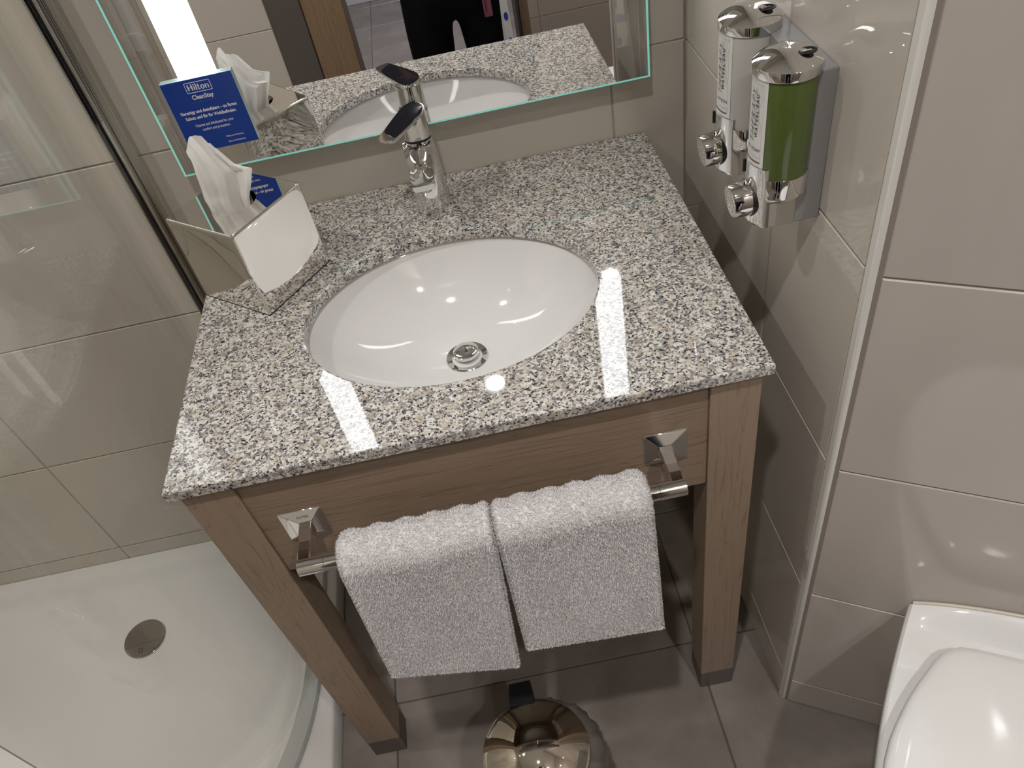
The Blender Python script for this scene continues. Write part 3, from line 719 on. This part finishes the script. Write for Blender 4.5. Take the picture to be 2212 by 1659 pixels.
# second, rear leaf of the fold
VB = [[bm.verts.new((q[0] + .002 - .006 * (i / nu), q[1] + .014 + .006 * math.sin(i * .5), q[2] - .004 - .010 * (j / nv))) for i, q in enumerate(r)] for j, r in enumerate(G)]
for j in range(nv - 1):
    for i in range(nu - 1): bm.faces.new((VB[j][i], VB[j + 1][i], VB[j + 1][i + 1], VB[j][i + 1]))
for j in range(nv - 1): bm.faces.new((VV[j][0], VV[j + 1][0], VB[j + 1][0], VB[j][0]))
o = mk('tissue', bm, TISSUE, smooth=True, angle=180); tag(o, 'white paper tissue pulled up out of the steel tissue box', 'tissue')

# ------------------------------------------------------------------ soap and lotion dispensers on the right wall
XW = .777; PZ0, PZ1, PX = .9785, 1.145, .7482
t = thing('dispenser_bracket', 'silver-grey wall bracket holding the two pump dispensers on the right wall', 'bracket', (XW, -.41, PZ0))
local(mk('bracket_plate', BOX(((PX, -.487, PZ0), (XW, -.320, PZ1))), GREYP, bevel=.0015), t)
def dispenser(label, ax, ay, bottle, words, wcol, rule):
    t = thing('pump_dispenser', label, 'dispenser', (ax, ay, .972), group='pump dispensers on the right wall')
    R_ = .0306
    bm = bmesh.new(); lathe(bm, [(R_ - .001, 1.034), (R_, 1.036), (R_, 1.149)], (ax, ay, 0), 64); local(mk('bottle', bm, bottle, smooth=True, angle=50), t)
    bm = bmesh.new(); lathe(bm, [(R_ - .001, 1.1450), (R_ + .0018, 1.1453), (R_ + .0022, 1.1462), (R_ + .0020, 1.1548), (R_ + .0008, 1.1560), (.0255, 1.1602), (.016, 1.1643), (.006, 1.1668), (0, 1.1672)], (ax, ay, 0), 64, cap1=False)
    lid = local(mk('lid', bm, CHROME, smooth=True, angle=30), t)
    kx, ky = ax + .0125, ay - .012
    bm = bmesh.new(); lathe(bm, [(.0, 0), (.0078, 0), (.0082, .0012), (.0062, .0016), (.0058, .0004), (0, .0002)], (kx, ky, 1.1638), 28, 1.15, .9, cap0=False, cap1=False); local(mk('keyhole_ring', bm, BLACKP, smooth=True), lid)
    local(mk('key_slot', BOX(((kx - .0040, ky - .0012, 1.1638), (kx + .0040, ky + .0012, 1.1648))), STEEL_G), lid)
    # chrome cup round the foot of the bottle
    bm = bmesh.new(); lathe(bm, [(R_ - .004, 1.0125), (R_ - .001, 1.0145), (R_ + .0012, 1.020), (R_ + .0014, 1.0418), (R_ - .0005, 1.0425)], (ax, ay, 0), 64); local(mk('base_cup', bm, CHROME, smooth=True, angle=40), t)
    # pump housing below, chrome front curved like the bottle, flat grey sides
    def arcp(r, a0, a1, n=14): return [(ax + r * math.cos(math.radians(a0 + (a1 - a0) * k / n)), ay + r * math.sin(math.radians(a0 + (a1 - a0) * k / n))) for k in range(n + 1)]
    f = arcp(R_ + .0022, 133, 227)
    bm = bmesh.new(); back = [(PX - .022, f[-1][1] + .001), (PX - .022, f[0][1] - .001)]
    rings(bm, [[(x + .003, y, .9835) for x, y in f] + [(x, y, .9835) for x, y in back], [(x, y, .987) for x, y in f] + [(x, y, .987) for x, y in back], [(x, y, 1.0535) for x, y in f] + [(x, y, 1.0535) for x, y in back]])
    local(mk('pump_front', bm, CHROME, smooth=True, angle=30), t)
    local(mk('pump_side_block', BOX(((PX - .024, ay - .0205, .9800), (PX, ay + .0205, 1.016))), ALU, bevel=.001), t)
    local(mk('front_slot', BOX(((ax - R_ - .0030, ay + .009, 1.037), (ax - R_ + .004, ay + .0115, 1.051))), BLACKP), t)
    bm = bmesh.new(); xb0 = ax - R_ + .002
    rs_ = []
    for q, r in ((0, .0192), (.006, .0192), (.0185, .0182), (.0208, .0172), (.0212, .0150)):
        rs_.append([(xb0 - q - .0015 * math.sin(2 * PI * k / 36) * (q > .01), ay + r * math.cos(2 * PI * k / 36), 1.0105 + r * math.sin(2 * PI * k / 36) - .05 * q) for k in range(36)])
    rings(bm, rs_); pb = local(mk('push_button', bm, CHROME, smooth=True, angle=35), t)
    bm = bmesh.new(); rings(bm, [[(xb0 - q, ay + .0204 * math.cos(2 * PI * k / 36), 1.0105 + .0204 * math.sin(2 * PI * k / 36)) for k in range(36)] for q in (-.004, .0022)]); local(mk('button_collar', bm, BLACKP), t)
    # printed label wrapped round the front
    A0_, A1_, LZ0, LZ1 = 138, 218, 1.0538, 1.1450
    bm = bmesh.new(); V = [[bm.verts.new((*q, z)) for q in arcp(R_ + .0005, A0_, A1_, 24)] for z in (LZ0, LZ1)]
    for k in range(24): bm.faces.new((V[0][k], V[0][k + 1], V[1][k + 1], V[1][k]))
    lb = local(mk('label', bm, LABELM, smooth=True, angle=180), t)
    RT = R_ + .0009
    def wrapper(a_c, z_c, vertical):
        def f_(x, y):
            dx, dz = (x, y) if not vertical else (-y, x)
            a = math.radians(a_c) + dx / RT; return Vector((ax + RT * math.cos(a), ay + RT * math.sin(a), z_c + dz))
        return f_
    def pr(body, size, mat, a_c, z_c, vertical, **k): 
        o = place_text('print', body, size, mat, t, (0, 0, 0), (1, 0, 0), (0, 1, 0), wrap=wrapper(a_c, z_c, vertical), **k)
        o.parent = lb; return o
    pr('THERAPY', .0118, PGRAYD, 192, 1.1055, True, shear=.25, bold=-.018, space=1.18)
    pr("WATERL'EAU", .0056, PBLACK, 200.5, 1.1075, True, bold=.02, space=1.45)
    pr(words, .0052, wcol, 180 if len(words) > 8 else 192, 1.0705, False, space=1.05, align='CENTER')
    pr('Flacon Rechargeable', .0024, PGREY, 194, 1.0640, False)
    def strip(a0, a1, z0, z1, mat, nm):
        bm = bmesh.new(); V = [[bm.verts.new((*q, z)) for q in arcp(RT, a0, a1, 16)] for z in (z0, z1)]
        for k in range(16): bm.faces.new((V[0][k], V[0][k + 1], V[1][k + 1], V[1][k]))
        o = local(mk(nm, bm, mat, smooth=True, angle=180), t); o.parent = lb
    strip(146, 211, 1.0585, 1.0598, rule, 'rule_line'); strip(210.6, 211.1, 1.0585, 1.1405, PGREY, 'rule_line'); strip(146, 211, 1.1400, 1.1404, PGREY, 'rule_line')
    # faint swirls printed on the label
    bm = bmesh.new()
    for s in range(9):
        c0, z0_ = 178 + 3.3 * s, 1.078 + .0016 * s; pts = []
        for k in range(26):
            q = k / 25; pts.append((c0 + 4.5 * math.sin(q * 7 + s) * (1 - .3 * q) + 3 * q, z0_ + q * .052))
        for (a, z), (b, z2) in zip(pts, pts[1:]):
            if a > 209.5 or b > 209.5: continue
            wv = [(a, z), (a + .9, z), (b + .9, z2), (b, z2)]
            bm.faces.new([bm.verts.new((ax + (RT - .0002) * math.cos(math.radians(p_)), ay + (RT - .0002) * math.sin(math.radians(p_)), zz)) for p_, zz in wv])
    o = local(mk('print', bm, simple('faint_swirl_print', (.56, .56, .55), .4)), t); o.parent = lb
dispenser('pump dispenser with green liquid soap, the nearer of the two on the wall', .7335, -.4695, SOAP, 'LIQUID SOAP', PRED, PRED)
dispenser('pump dispenser with milky white lotion, the one nearer the mirror', .7375, -.3590, LOTION, 'LOTION', PNAVY, PNAVY)

# ------------------------------------------------------------------ shower tray, drain, glass
TX0, TX1, TY0, TY1, TRZ = -.954, -.0645, -.954, -.001, .0405
GC, GR = (-.640, -.36), .55
def qd(x, y, ins):     # distance inside the quadrant outline (positive inside)
    d = min(-y - .026, x - (TX0 + .026))
    if x > GC[0] and y < GC[1]: d = min(d, GR - ins - math.hypot(x - GC[0], y - GC[1]))
    else: d = min(d, GC[0] + GR - ins - x, y - (GC[1] - GR + ins))
    return d
def trz(x, y):
    d = qd(x, y, .030)
    s = min(1, max(0, d / .045)); s = s * s * (3 - 2 * s)
    dd = math.hypot(x + .505, y + .207)
    return TRZ - s * (.024 + .006 * max(0, 1 - dd / .6)) - .004 * math.exp(-(dd / .075) ** 4)
gx = np.linspace(TX0, TX1, 110); gy = np.linspace(TY0, TY1, 116)
bm = bmesh.new(); V = [[bm.verts.new((x, y, trz(x, y))) for x in gx] for y in gy]
for j in range(len(gy) - 1):
    for i in range(len(gx) - 1): bm.faces.new((V[j][i], V[j][i + 1], V[j + 1][i + 1], V[j + 1][i]))
per = V[0][:] + [r[-1] for r in V[1:]] + V[-1][-2::-1] + [r[0] for r in V[-2:0:-1]]
def outw(v, k, z):
    x, y = v.co.x, v.co.y; return bm.verts.new((x + (k if x > TX1 - 1e-4 else 0), y - (k if y < TY0 + 1e-4 else 0), z))
P0 = per; P1 = [outw(v, .004, TRZ - .0035) for v in per]; P2 = [outw(v, .0085, .001) for v in per]
for A_, B_ in ((P0, P1), (P1, P2)):
    for k in range(len(A_)): bm.faces.new((A_[k], A_[(k + 1) % len(A_)], B_[(k + 1) % len(B_)], B_[k]))
bm.faces.new(P2)
t = thing('shower_tray', 'white acrylic shower tray in the corner left of the washstand', 'shower tray', (-.5, -.47, 0))
local(mk('tray', bm, ACRYL, smooth=True, angle=60), t)
zt = trz(-.505, -.207)
bm = bmesh.new(); lathe(bm, [(.040, .0), (.0445, .002), (.0455, .0055), (.0445, .0072), (.030, .0078), (0, .0080)], (-.505, -.207, zt), 56, cap1=False)
dr = local(mk('drain_cover', bm, simple('mirror_chrome_drain', (.46, .44, .42), .05, 1), smooth=True, angle=30), t)
bm = bmesh.new(); lathe(bm, [(.0046, 0), (.0056, 0), (.0056, .0004), (.0046, .0004)], (-.507, -.237, zt + .0078), 28, loop=True); local(mk('drain_emblem', bm, RUBBER), dr)
t = thing('shower_screen', 'curved clear glass shower screen fixed by a chrome wall profile left of the mirror', 'shower screen', (-.102, 0, .04))
local(mk('wall_profile', BOX(((-.0972, -.030, .0415), (-.0944, 0, 2.0)), ((-.0848, -.030, .0415), (-.0800, 0, 2.0)), ((-.0944, -.012, .0415), (-.0848, 0, 2.0))), CHROME, bevel=.0006, seg=1), t)
local(mk('profile_gasket', BOX(((-.0944, -.027, .0415), (-.0931, -.012, 2.0)), ((-.0869, -.0285, .0415), (-.0848, -.012, 2.0))), RUBBER), t)
local(mk('profile_cover', BOX(((-.0800, -.018, .0415), (-.0660, 0, 2.0))), ALU, bevel=.002), t)
path = [(-.090, -.014), (-.090, -.12), (-.090, -.24)] + [(GC[0] + GR * math.cos(math.radians(a)), GC[1] + GR * math.sin(math.radians(a))) for a in np.linspace(0, -43.2, 60)]
def wall_strip(path, th, z0, z1, off=0.):
    bm = bmesh.new(); rs = []
    for i, p in enumerate(path):
        a, b = Vector(path[max(0, i - 1)]), Vector(path[min(len(path) - 1, i + 1)]); d_ = (b - a).normalized(); n_ = Vector((-d_.y, d_.x))
        q, r = Vector(p) + n_ * (off - th / 2), Vector(p) + n_ * (off + th / 2)
        rs.append([(q.x, q.y, z0), (r.x, r.y, z0), (r.x, r.y, z1), (q.x, q.y, z1)])
    rings(bm, rs); return bm
local(mk('glass_panel', wall_strip(path, .006, .052, 1.98), GLASS, smooth=True, angle=40), t)
SEALW = glass_mat('milky_plastic_seal', (.86, .87, .85), 1.5)
def milky(m):
    nt = m.node_tree; out = nt.nodes['Material Output']; src = out.inputs[0].links[0].from_socket
    df = node(nt, 'ShaderNodeBsdfTranslucent'); df.inputs[0].default_value = (.85, .86, .84, 1); d2 = node(nt, 'ShaderNodeBsdfDiffuse'); d2.inputs[0].default_value = (.80, .81, .79, 1)
    a = node(nt, 'ShaderNodeMixShader'); a.inputs[0].default_value = .6; b = node(nt, 'ShaderNodeMixShader'); b.inputs[0].default_value = .82
    L(nt, df.outputs[0], a.inputs[1]); L(nt, d2.outputs[0], a.inputs[2]); L(nt, src, b.inputs[1]); L(nt, a.outputs[0], b.inputs[2]); L(nt, b.outputs[0], out.inputs[0])
milky(SEALW)
spath = path[1:]
bm = bmesh.new(); rs = []
for i, p in enumerate(spath):
    a, b = Vector(spath[max(0, i - 1)]), Vector(spath[min(len(spath) - 1, i + 1)]); d_ = (b - a).normalized(); n_ = Vector((-d_.y, d_.x))
    prof_ = [(-.0045, .0405), (.0045, .0405), (.0045, .060), (.0035, .060), (-.0032, .052), (-.009, .064), (-.016, .080), (-.0172, .0795), (-.0105, .062), (-.0045, .047)]
    rs.append([(p[0] - n_.x * -o_, p[1] - n_.y * -o_, z) for o_, z in [(-q, z) for q, z in prof_]] if False else [(p[0] + n_.x * o_, p[1] + n_.y * o_, z) for o_, z in prof_])
rings(bm, rs); local(mk('bottom_seal', bm, SEALW, smooth=True, angle=40), t)
local(mk('edge_gasket', wall_strip([path[-1], (path[-1][0] - .0004, path[-1][1] - .0004)], .0045, .052, 1.98), simple('grey_edge_gasket', (.16, .15, .14), .4), smooth=True), t)
# sliding door, pushed open so that it stands behind the fixed panel
t2_ = thing('shower_door', 'clear curved sliding shower door pushed back behind the fixed glass screen', 'shower door', (-.118, -.3, .05))
DR = GR - .028
def az_end(r):      # the door's free edge stands in line with the panel's edge as one looks from the room's middle
    return min(np.linspace(-20, -60, 801), key=lambda a: abs(math.atan2(GC[1] + r * math.sin(math.radians(a)) + 1.168, GC[0] + r * math.cos(math.radians(a)) - .423) - math.radians(146.95)))
dpath = [(-.118, -.05), (-.118, -.2)] + [(GC[0] + DR * math.cos(math.radians(a)), GC[1] + DR * math.sin(math.radians(a))) for a in np.linspace(0, az_end(DR), 50)]
local(mk('glass_pane', wall_strip(dpath, .006, .060, 1.96), GLASS, smooth=True, angle=40), t2_)
local(mk('guide_roller', BOX(((-.124, -.12, .0405), (-.112, -.10, .066))), GREYP, bevel=.002), t2_)

# ------------------------------------------------------------------ toilet on the angled wall
TU = Vector((.8726, -.4884, 0)); TV = Vector((-.4884, -.8726, 0))
TO = A0 + TU * .135 + AN * .0                    # left rear corner of the pan at the wall
def tp(u, v, z): q = TO + TU * u + AN * v; return (q.x, q.y, z)
t = thing('toilet', 'white wall-hung toilet with closed lid against the angled tiled wall', 'toilet', tp(.18, .25, 0))
TWD = .36
def outline(v):   # half-open plan outline of the pan: left edge / right edge u at distance v from the wall
    flare = -.028 * math.sin(min(1, v / .26) * PI / 2); e = max(0, (v - .26) / .26); sh = TWD / 2 * (1 - math.sqrt(max(0, 1 - e ** 2.3)))
    return flare + sh, TWD - flare - sh
vs_ = list(np.linspace(0.0, .515, 40))
def panring(sc, z, v1=1.0, v0=0.):
    Lp, Rp = [], []
    for v in vs_:
        l, r = outline(v); c = TWD / 2; Lp.append(tp(c + (l - c) * sc, v0 + v * v1, z)); Rp.append(tp(c + (r - c) * sc, v0 + v * v1, z))
    return Lp + Rp[::-1]
bm = bmesh.new()
rings(bm, [panring(.60, .09, .70), panring(.70, .16, .80), panring(.86, .28, .93), panring(.96, .37, .99), panring(1.0, .405), panring(1.0, .416), panring(.992, .4225, .997), panring(.965, .4245, .985)])
local(mk('pan', bm, CERAMIC, smooth=True, angle=70), t)
# raised rear ledge with a dished hollow in front of it
def rear(u):
    u = min(u, TWD - u); return .0085 + .036 * (1 - math.exp(-max(0, u) / .075))
bm = bmesh.new(); nu_, nv_ = 36, 22; GG = []
for j in range(nv_):
    v = .002 + .100 * j / (nv_ - 1); row = []
    for i in range(nu_):
        u = i / (nu_ - 1); l, r = outline(v); x = l + .004 + (r - l - .008) * u
        e_ = min(x - l, r - x); f_ = max(0, 1 - v / .05); f_ = f_ * f_ * (3 - 2 * f_)
        hol = min(1, e_ / .05); hol = hol * hol * (3 - 2 * hol)
        rise = .0035 + (rear(x) - .0035) * f_ - .009 * hol * math.exp(-((v - .045) / .017) ** 2)
        row.append(tp(x, v, .4225 + rise - (.005 if j == nv_ - 1 else 0)))
    GG.append(row)
VV = [[bm.verts.new(q) for q in r] for r in GG]
for j in range(nv_ - 1):
    for i in range(nu_ - 1): bm.faces.new((VV[j][i], VV[j][i + 1], VV[j + 1][i + 1], VV[j + 1][i]))
bot = [[bm.verts.new((q.co.x, q.co.y, .405)) for q in r] for r in (VV[0], VV[-1])]
for A_, B_ in ((VV[0], bot[0]), (VV[-1], bot[1])):
    for i in range(nu_ - 1): bm.faces.new((A_[i], A_[i + 1], B_[i + 1], B_[i]))
for k in (0, -1):
    col_ = [r[k] for r in VV]; bm.faces.new(col_ + [bot[1][k], bot[0][k]])
local(mk('rear_ledge', bm, CERAMIC, smooth=True, angle=60), t)
bm = bmesh.new()
tube(bm, [tp(.004 + (TWD - .008) * k / 24, .003, .4225 + rear(.004 + (TWD - .008) * k / 24) - .0005) for k in range(25)], .0027, 8)
local(mk('silicone_joint', bm, simple('cream_silicone', (.55, .50, .42), .5), smooth=True), t)
LIDL = [(.18, .060), (.12, .0605), (.075, .0615), (.058, .064), (.045, .0705), (.036, .0795), (.0275, .0925), (.0190, .110), (.0090, .130), (.0005, .150), (-.0060, .168), (-.0125, .188), (-.0185, .211), (-.0225, .238), (-.0235, .265), (-.0205, .30), (-.0125, .335), (.004, .375), (.030, .412), (.068, .447), (.115, .470), (.15, .478)]
LIDP = [Vector(q) for q in LIDL] + [Vector((TWD - u, v)) for u, v in LIDL[:0:-1]]
def lidring(g, z):
    n_ = len(LIDP); P = []
    for k in range(n_):
        a, b = LIDP[k - 1], LIDP[(k + 1) % n_]; d_ = (b - a).normalized(); P.append(LIDP[k] + Vector((-d_.y, d_.x)) * -g)
    c = Vector((TWD / 2, .27)); P = [q if (q - c).length < (p0 - c).length or g < 0 else p0 for q, p0 in zip(P, LIDP)]
    return [tp(q.x, q.y, z) for q in P]
def lidscale(k, z): return [tp(TWD / 2 + (q.x - TWD / 2) * k, .27 + (q.y - .27) * k, z) for q in LIDP]
seatr = [lidscale(.975, .4255), lidscale(.985, .430), lidscale(.985, .438), lidscale(.975, .4400)]
bm = bmesh.new(); rings(bm, seatr); local(mk('seat', bm, CERAMIC, smooth=True, angle=50), t)
bm = bmesh.new(); rings(bm, [lidscale(.985, .4412), lidscale(1.0, .4435), lidscale(1.002, .448), lidscale(.997, .4525), lidscale(.980, .4562), lidscale(.95, .4586), lidscale(.88, .4610), lidscale(.72, .4634), lidscale(.5, .4650), lidscale(.25, .4658)]); local(mk('lid', bm, CERAMIC, smooth=True, angle=70), t)

# ------------------------------------------------------------------ pedal bin with liner
bx, by, br = .330, -.702, .0825
t = thing('pedal_bin', 'small shiny round pedal bin under the front of the washstand', 'bin', (bx, by, 0))
bm = bmesh.new(); lathe(bm, [(br - .004, .0), (br - .002, .002), (br - .002, .232), (br - .006, .232), (br - .006, .006)], (bx, by, 0), 64, cap1=True); local(mk('bin_body', bm, CHROME_S, smooth=True, angle=40), t)
bm = bmesh.new(); lathe(bm, [(br + .001, .0), (br + .001, .016), (br - .002, .018)], (bx, by, 0), 64); local(mk('base_ring', bm, BLACKP, smooth=True), t)
bm = bmesh.new(); lathe(bm, [(br - .001, .237), (br + .0015, .238), (br + .002, .243), (br + .0005, .2455)] + [(br * math.sin(q) / math.sin(.88), .245 + .107 * (math.cos(q) - math.cos(.88))) for q in np.linspace(.87, 0, 26)], (bx, by, 0), 72, cap1=False); local(mk('dome_lid', bm, simple('polished_champagne_steel', (.80, .745, .655), .03, 1), smooth=True, angle=50), t)
bm = bmesh.new(); rings(bm, [[(bx - .010 + a, by + y, z + b) for a, b in rrect(.040 * k, .022, .003, 3)] for y, z, k in ((.074, .243, 1.12), (.098, .241, 1.), (.113, .236, .92))]); local(mk('lid_hinge', bm, BLACKP, smooth=True, angle=35), t)
local(mk('hinge_post', BOX(((bx - .026, by + .086, .0), (bx + .006, by + .104, .232))), BLACKP, bevel=.002), t)
local(mk('pedal', BOX(((bx - .02, by - br - .035, .012), (bx + .02, by - br + .004, .020))), BLACKP, bevel=.003), t)
bm = bmesh.new(); nb = 96; rs = []
for q in range(9):
    f_ = q / 8; row = []
    for k in range(nb):
        a = 2 * PI * k / nb; out = .004 + (.024 * max(0, math.cos(a - math.radians(10))) ** 1.0) * (math.sin(min(1, f_ * 1.05) * PI) ** .7 if f_ < .97 else .1)
        wr = (.0016 * math.sin(a * 17 + 5 * f_) + .0013 * math.sin(a * 29 - 9 * f_) + .001 * math.sin(a * 43 + 20 * f_)) * (f_ > .05)
        rr = br - .001 + out * (.35 + .65 * (f_ > 0)) + wr; row.append((bx + rr * math.cos(a), by + rr * math.sin(a), .2345 - .085 * f_ + .002 * math.sin(a * 11)))
    rs.append(row)
inn = [[(bx + (br - .009) * math.cos(2 * PI * k / nb), by + (br - .009) * math.sin(2 * PI * k / nb), z) for k in range(nb)] for z in (.12, .2345)]
rings(bm, inn + rs, cap0=False, cap1=False)
o = mk('bin_liner', bm, simple('grey_plastic_film', (.115, .098, .09), .16, coat=.3), smooth=True, angle=60)
md = o.modifiers.new('thickness', 'SOLIDIFY'); md.thickness = .0004
tag(o, 'crinkled dark plastic bin liner folded over the rim of the pedal bin', 'bin liner')

# ------------------------------------------------------------------ the photographer, seen in the mirror
def skin(name, joints, bones, mat, parent, sub=2, root=0):
    me = bpy.data.meshes.new(name); me.from_pydata([j[:3] for j in joints], bones, [])
    o = mk(name, me, mat); md = o.modifiers.new('skin', 'SKIN'); md.use_smooth_shade = True
    for v, j in zip(me.skin_vertices[0].data, joints):
        r = j[3]; v.radius = r if isinstance(r, tuple) else (r, r)
    me.skin_vertices[0].data[root].use_root = True
    s = o.modifiers.new('smooth', 'SUBSURF'); s.levels = sub; s.render_levels = sub
    if parent: local(o, parent)
    return o
px_, py_ = .462, -1.43
t = thing('person', 'person in black loose trousers and dark top standing in the doorway, seen in the mirror', 'person', (px_, py_, 0))
HL, HR = Vector((px_ - .165, -1.225, 1.415)), Vector((px_ + .085, -1.225, 1.43))
J = []; Bn = []
def add(p, r, parent=None):
    J.append((*p, r)); i = len(J) - 1
    if parent is not None: Bn.append((parent, i))
    return i
pel = add((px_, py_, .92), (.13, .09)); ab = add((px_, py_, 1.05), (.125, .085), pel); ch = add((px_, py_ - .01, 1.24), (.14, .09), ab); nk0 = add((px_, py_ - .005, 1.36), (.07, .06), ch)
nk = add((px_, py_ + .01, 1.42), .048, nk0); hd0 = add((px_, py_ + .025, 1.49), (.066, .075), nk); hd1 = add((px_, py_ + .02, 1.56), (.074, .09), hd0); hd2 = add((px_, py_ + .01, 1.625), (.055, .065), hd1)
for sgn_, hand in ((-1, HL), (1, HR)):
    sh = add((px_ + sgn_ * .165, py_ - .005, 1.325), .052, ch); el = add((px_ + sgn_ * .225, py_ + .06, 1.10), .038, sh); wr_ = add(hand - Vector((sgn_ * -.02, .055, .055)), .026, el); pa = add(hand, (.034, .018), wr_)
    for q in range(4):
        b0 = hand + Vector((-sgn_ * (.006), .012 - .001 * q, .030 - .019 * q)); k1 = add(b0, .009, pa); k2 = add(b0 + Vector((-sgn_ * .024, .012, .006)), .008, k1); add(b0 + Vector((-sgn_ * (.040 - .003 * q), .002, .008)), .007, k2)
    b0 = hand + Vector((-sgn_ * .002, -.014, .020)); k1 = add(b0, .011, pa); k2 = add(b0 + Vector((-sgn_ * .022, -.012, .020)), .009, k1); add(b0 + Vector((-sgn_ * .040, -.004, .030)), .008, k2)
    hp = add((px_ + sgn_ * .075, py_ + .01, .86), .085, pel); kn = add((px_ + sgn_ * .088, py_ + .05, .47), .058, hp); an = add((px_ + sgn_ * .09, py_, .09), .040, kn); add((px_ + sgn_ * .10, py_ + .12, .045), (.04, .03), an)
skin('body', J, Bn, SKIN, t)
hz = 1.56
bm = bmesh.new(); bmesh.ops.create_uvsphere(bm, u_segments=24, v_segments=14, radius=.097)
for v in bm.verts:
    if v.co.z < -.02 and v.co.y > .0: v.co.z = -.02 + .0 * v.co.z; 
    v.co = Vector((px_ + v.co.x * .93, py_ + .0 + v.co.y * 1.05, hz + .035 + v.co.z * 1.05))
local(mk('hair', bm, HAIRM, smooth=True, angle=180), t)
EYEM = simple('eye_white', (.7, .7, .7), .2)
for s in (-1, 1):
    bm = bmesh.new(); bmesh.ops.create_uvsphere(bm, u_segments=12, v_segments=8, radius=.012, matrix=Matrix.Translation((px_ + s * .031, py_ + .098, 1.545))); local(mk('eye', bm, EYEM, smooth=True), t)
bm = bmesh.new(); rings(bm, [[(px_ + a * .004, py_ + .108, 1.545 + b * .003) for a, b in ((-1, -1), (1, -1), (1, 1), (-1, 1))], [(px_ + a * .015, py_ + .128, 1.508 + b * .006) for a, b in ((-1, -1), (1, -1), (1, 1), (-1, 1))]]); local(mk('nose', bm, SKIN, bevel=.004), t)
bm = BOX(((px_ - .022, py_ + .09, 1.476), (px_ + .022, py_ + .104, 1.486))); local(mk('mouth', bm, simple('lips', (.4, .16, .13), .5), bevel=.004), t)
# loose trousers
J = []; Bn = []
pel = add((px_, py_, .93), (.150, .11)); add((px_, py_, 1.02), (.146, .105), pel); cr = add((px_, py_ + .015, .80), (.150, .11), pel)
for s in (-1, 1):
    th = add((px_ + s * .080, py_ + .045, .66), (.080, .082), cr); kn = add((px_ + s * .086, py_ + .055, .50), (.066, .070), th); sn = add((px_ + s * .088, py_ + .03, .28), (.066, .066), kn); add((px_ + s * .09, py_, .07), (.070, .070), sn)
skin('trousers', J, Bn, CLOTHK, t)
J = []; Bn = []
a0 = add((px_, py_, .95), (.165, .125)); a1 = add((px_, py_, 1.08), (.158, .118), a0); a2 = add((px_, py_ - .01, 1.24), (.172, .118), a1); a3 = add((px_, py_ - .005, 1.35), (.085, .075), a2)
for s, hand in ((-1, HL), (1, HR)):
    q = add((px_ + s * .172, py_ - .005, 1.32), .066, a2); q2 = add((px_ + s * .228, py_ + .06, 1.10), .052, q); add(hand - Vector((s * -.025, .075, .085)), .040, q2)
skin('long_sleeved_top', J, Bn, TOPK, t)
bm = bmesh.new()
for s in (-1, 1): rings(bm, [[(px_ + s * .095 + x, py_ + .045 + y, z) for x, y in rrect(.098 * k, .27 * k, .045, 5)] for z, k in ((0, .97), (.02, 1), (.055, .9), (.075, .6))])
local(mk('shoes', bm, BLACKP, smooth=True, angle=50), t)
# phone held just behind the lens
t = thing('smartphone', 'dark smartphone held up by the person in both hands', 'phone', (px_ - .04, -1.205, 1.45))
cm = camo.matrix_world
bm = bmesh.new(); rings(bm, [[cm @ Vector((x, y, z)) for x, y in rrect(.150 * k, .074 * k, .01, 5, -.045, -.02)] for z, k in ((.006, .97), (.008, 1), (.013, 1), (.015, .97))])
local(mk('phone_body', bm, BLACKP, smooth=True, angle=40), t)
# lanyard hanging at the hip
t = thing('lanyard', 'white lanyard strap with blue oval marks hanging beside the black trousers', 'lanyard', (.60, -1.31, .72))
LYN = simple('white_ribbon', (.62, .62, .62), .6); LB = simple('blue_ribbon_print', (.01, .04, .33), .6)
def strap(x0, z0, x1, z1, wd, y): 
    bm = bmesh.new(); rings(bm, [[(x0 - wd / 2, y, z0), (x0 + wd / 2, y, z0), (x0 + wd / 2, y - .0012, z0), (x0 - wd / 2, y - .0012, z0)], [(x1 - wd / 2, y, z1), (x1 + wd / 2, y, z1), (x1 + wd / 2, y - .0012, z1), (x1 - wd / 2, y - .0012, z1)]]); return bm
YL = -1.285
local(mk('strap', strap(.600, .86, .6145, .47, .021, YL), LYN), t)
local(mk('strap', strap(.612, .86, .598, .47, .018, YL - .004), LYN), t)
for x, z in ((.6085, .632), (.6120, .558), (.5985, .555), (.6060, .70), (.6155, .49)):
    bm = bmesh.new(); lathe(bm, [(.0075, 0), (.0075, .0006)], (0, 0, 0), 20)
    for v in bm.verts: v.co = Vector((x + v.co.x * .85, YL + .0002 + v.co.z, z + v.co.y * 1.6))
    local(mk('oval_mark', bm, LB), t)
PKM = simple('dark_pink_leather', (.22, .06, .10), .4)
local(mk('key_pouch', BOX(((.548, YL - .012, .640), (.572, YL, .70))), PKM, bevel=.003), t)
local(mk('strap', strap(.560, .70, .585, .86, .010, YL), simple('purple_ribbon', (.10, .03, .14), .6)), t)
local(mk('key_pouch_zip', BOX(((.553, YL, .655), (.557, YL + .0015, .70))), CHROME), t)
bpy.context.view_layer.update()
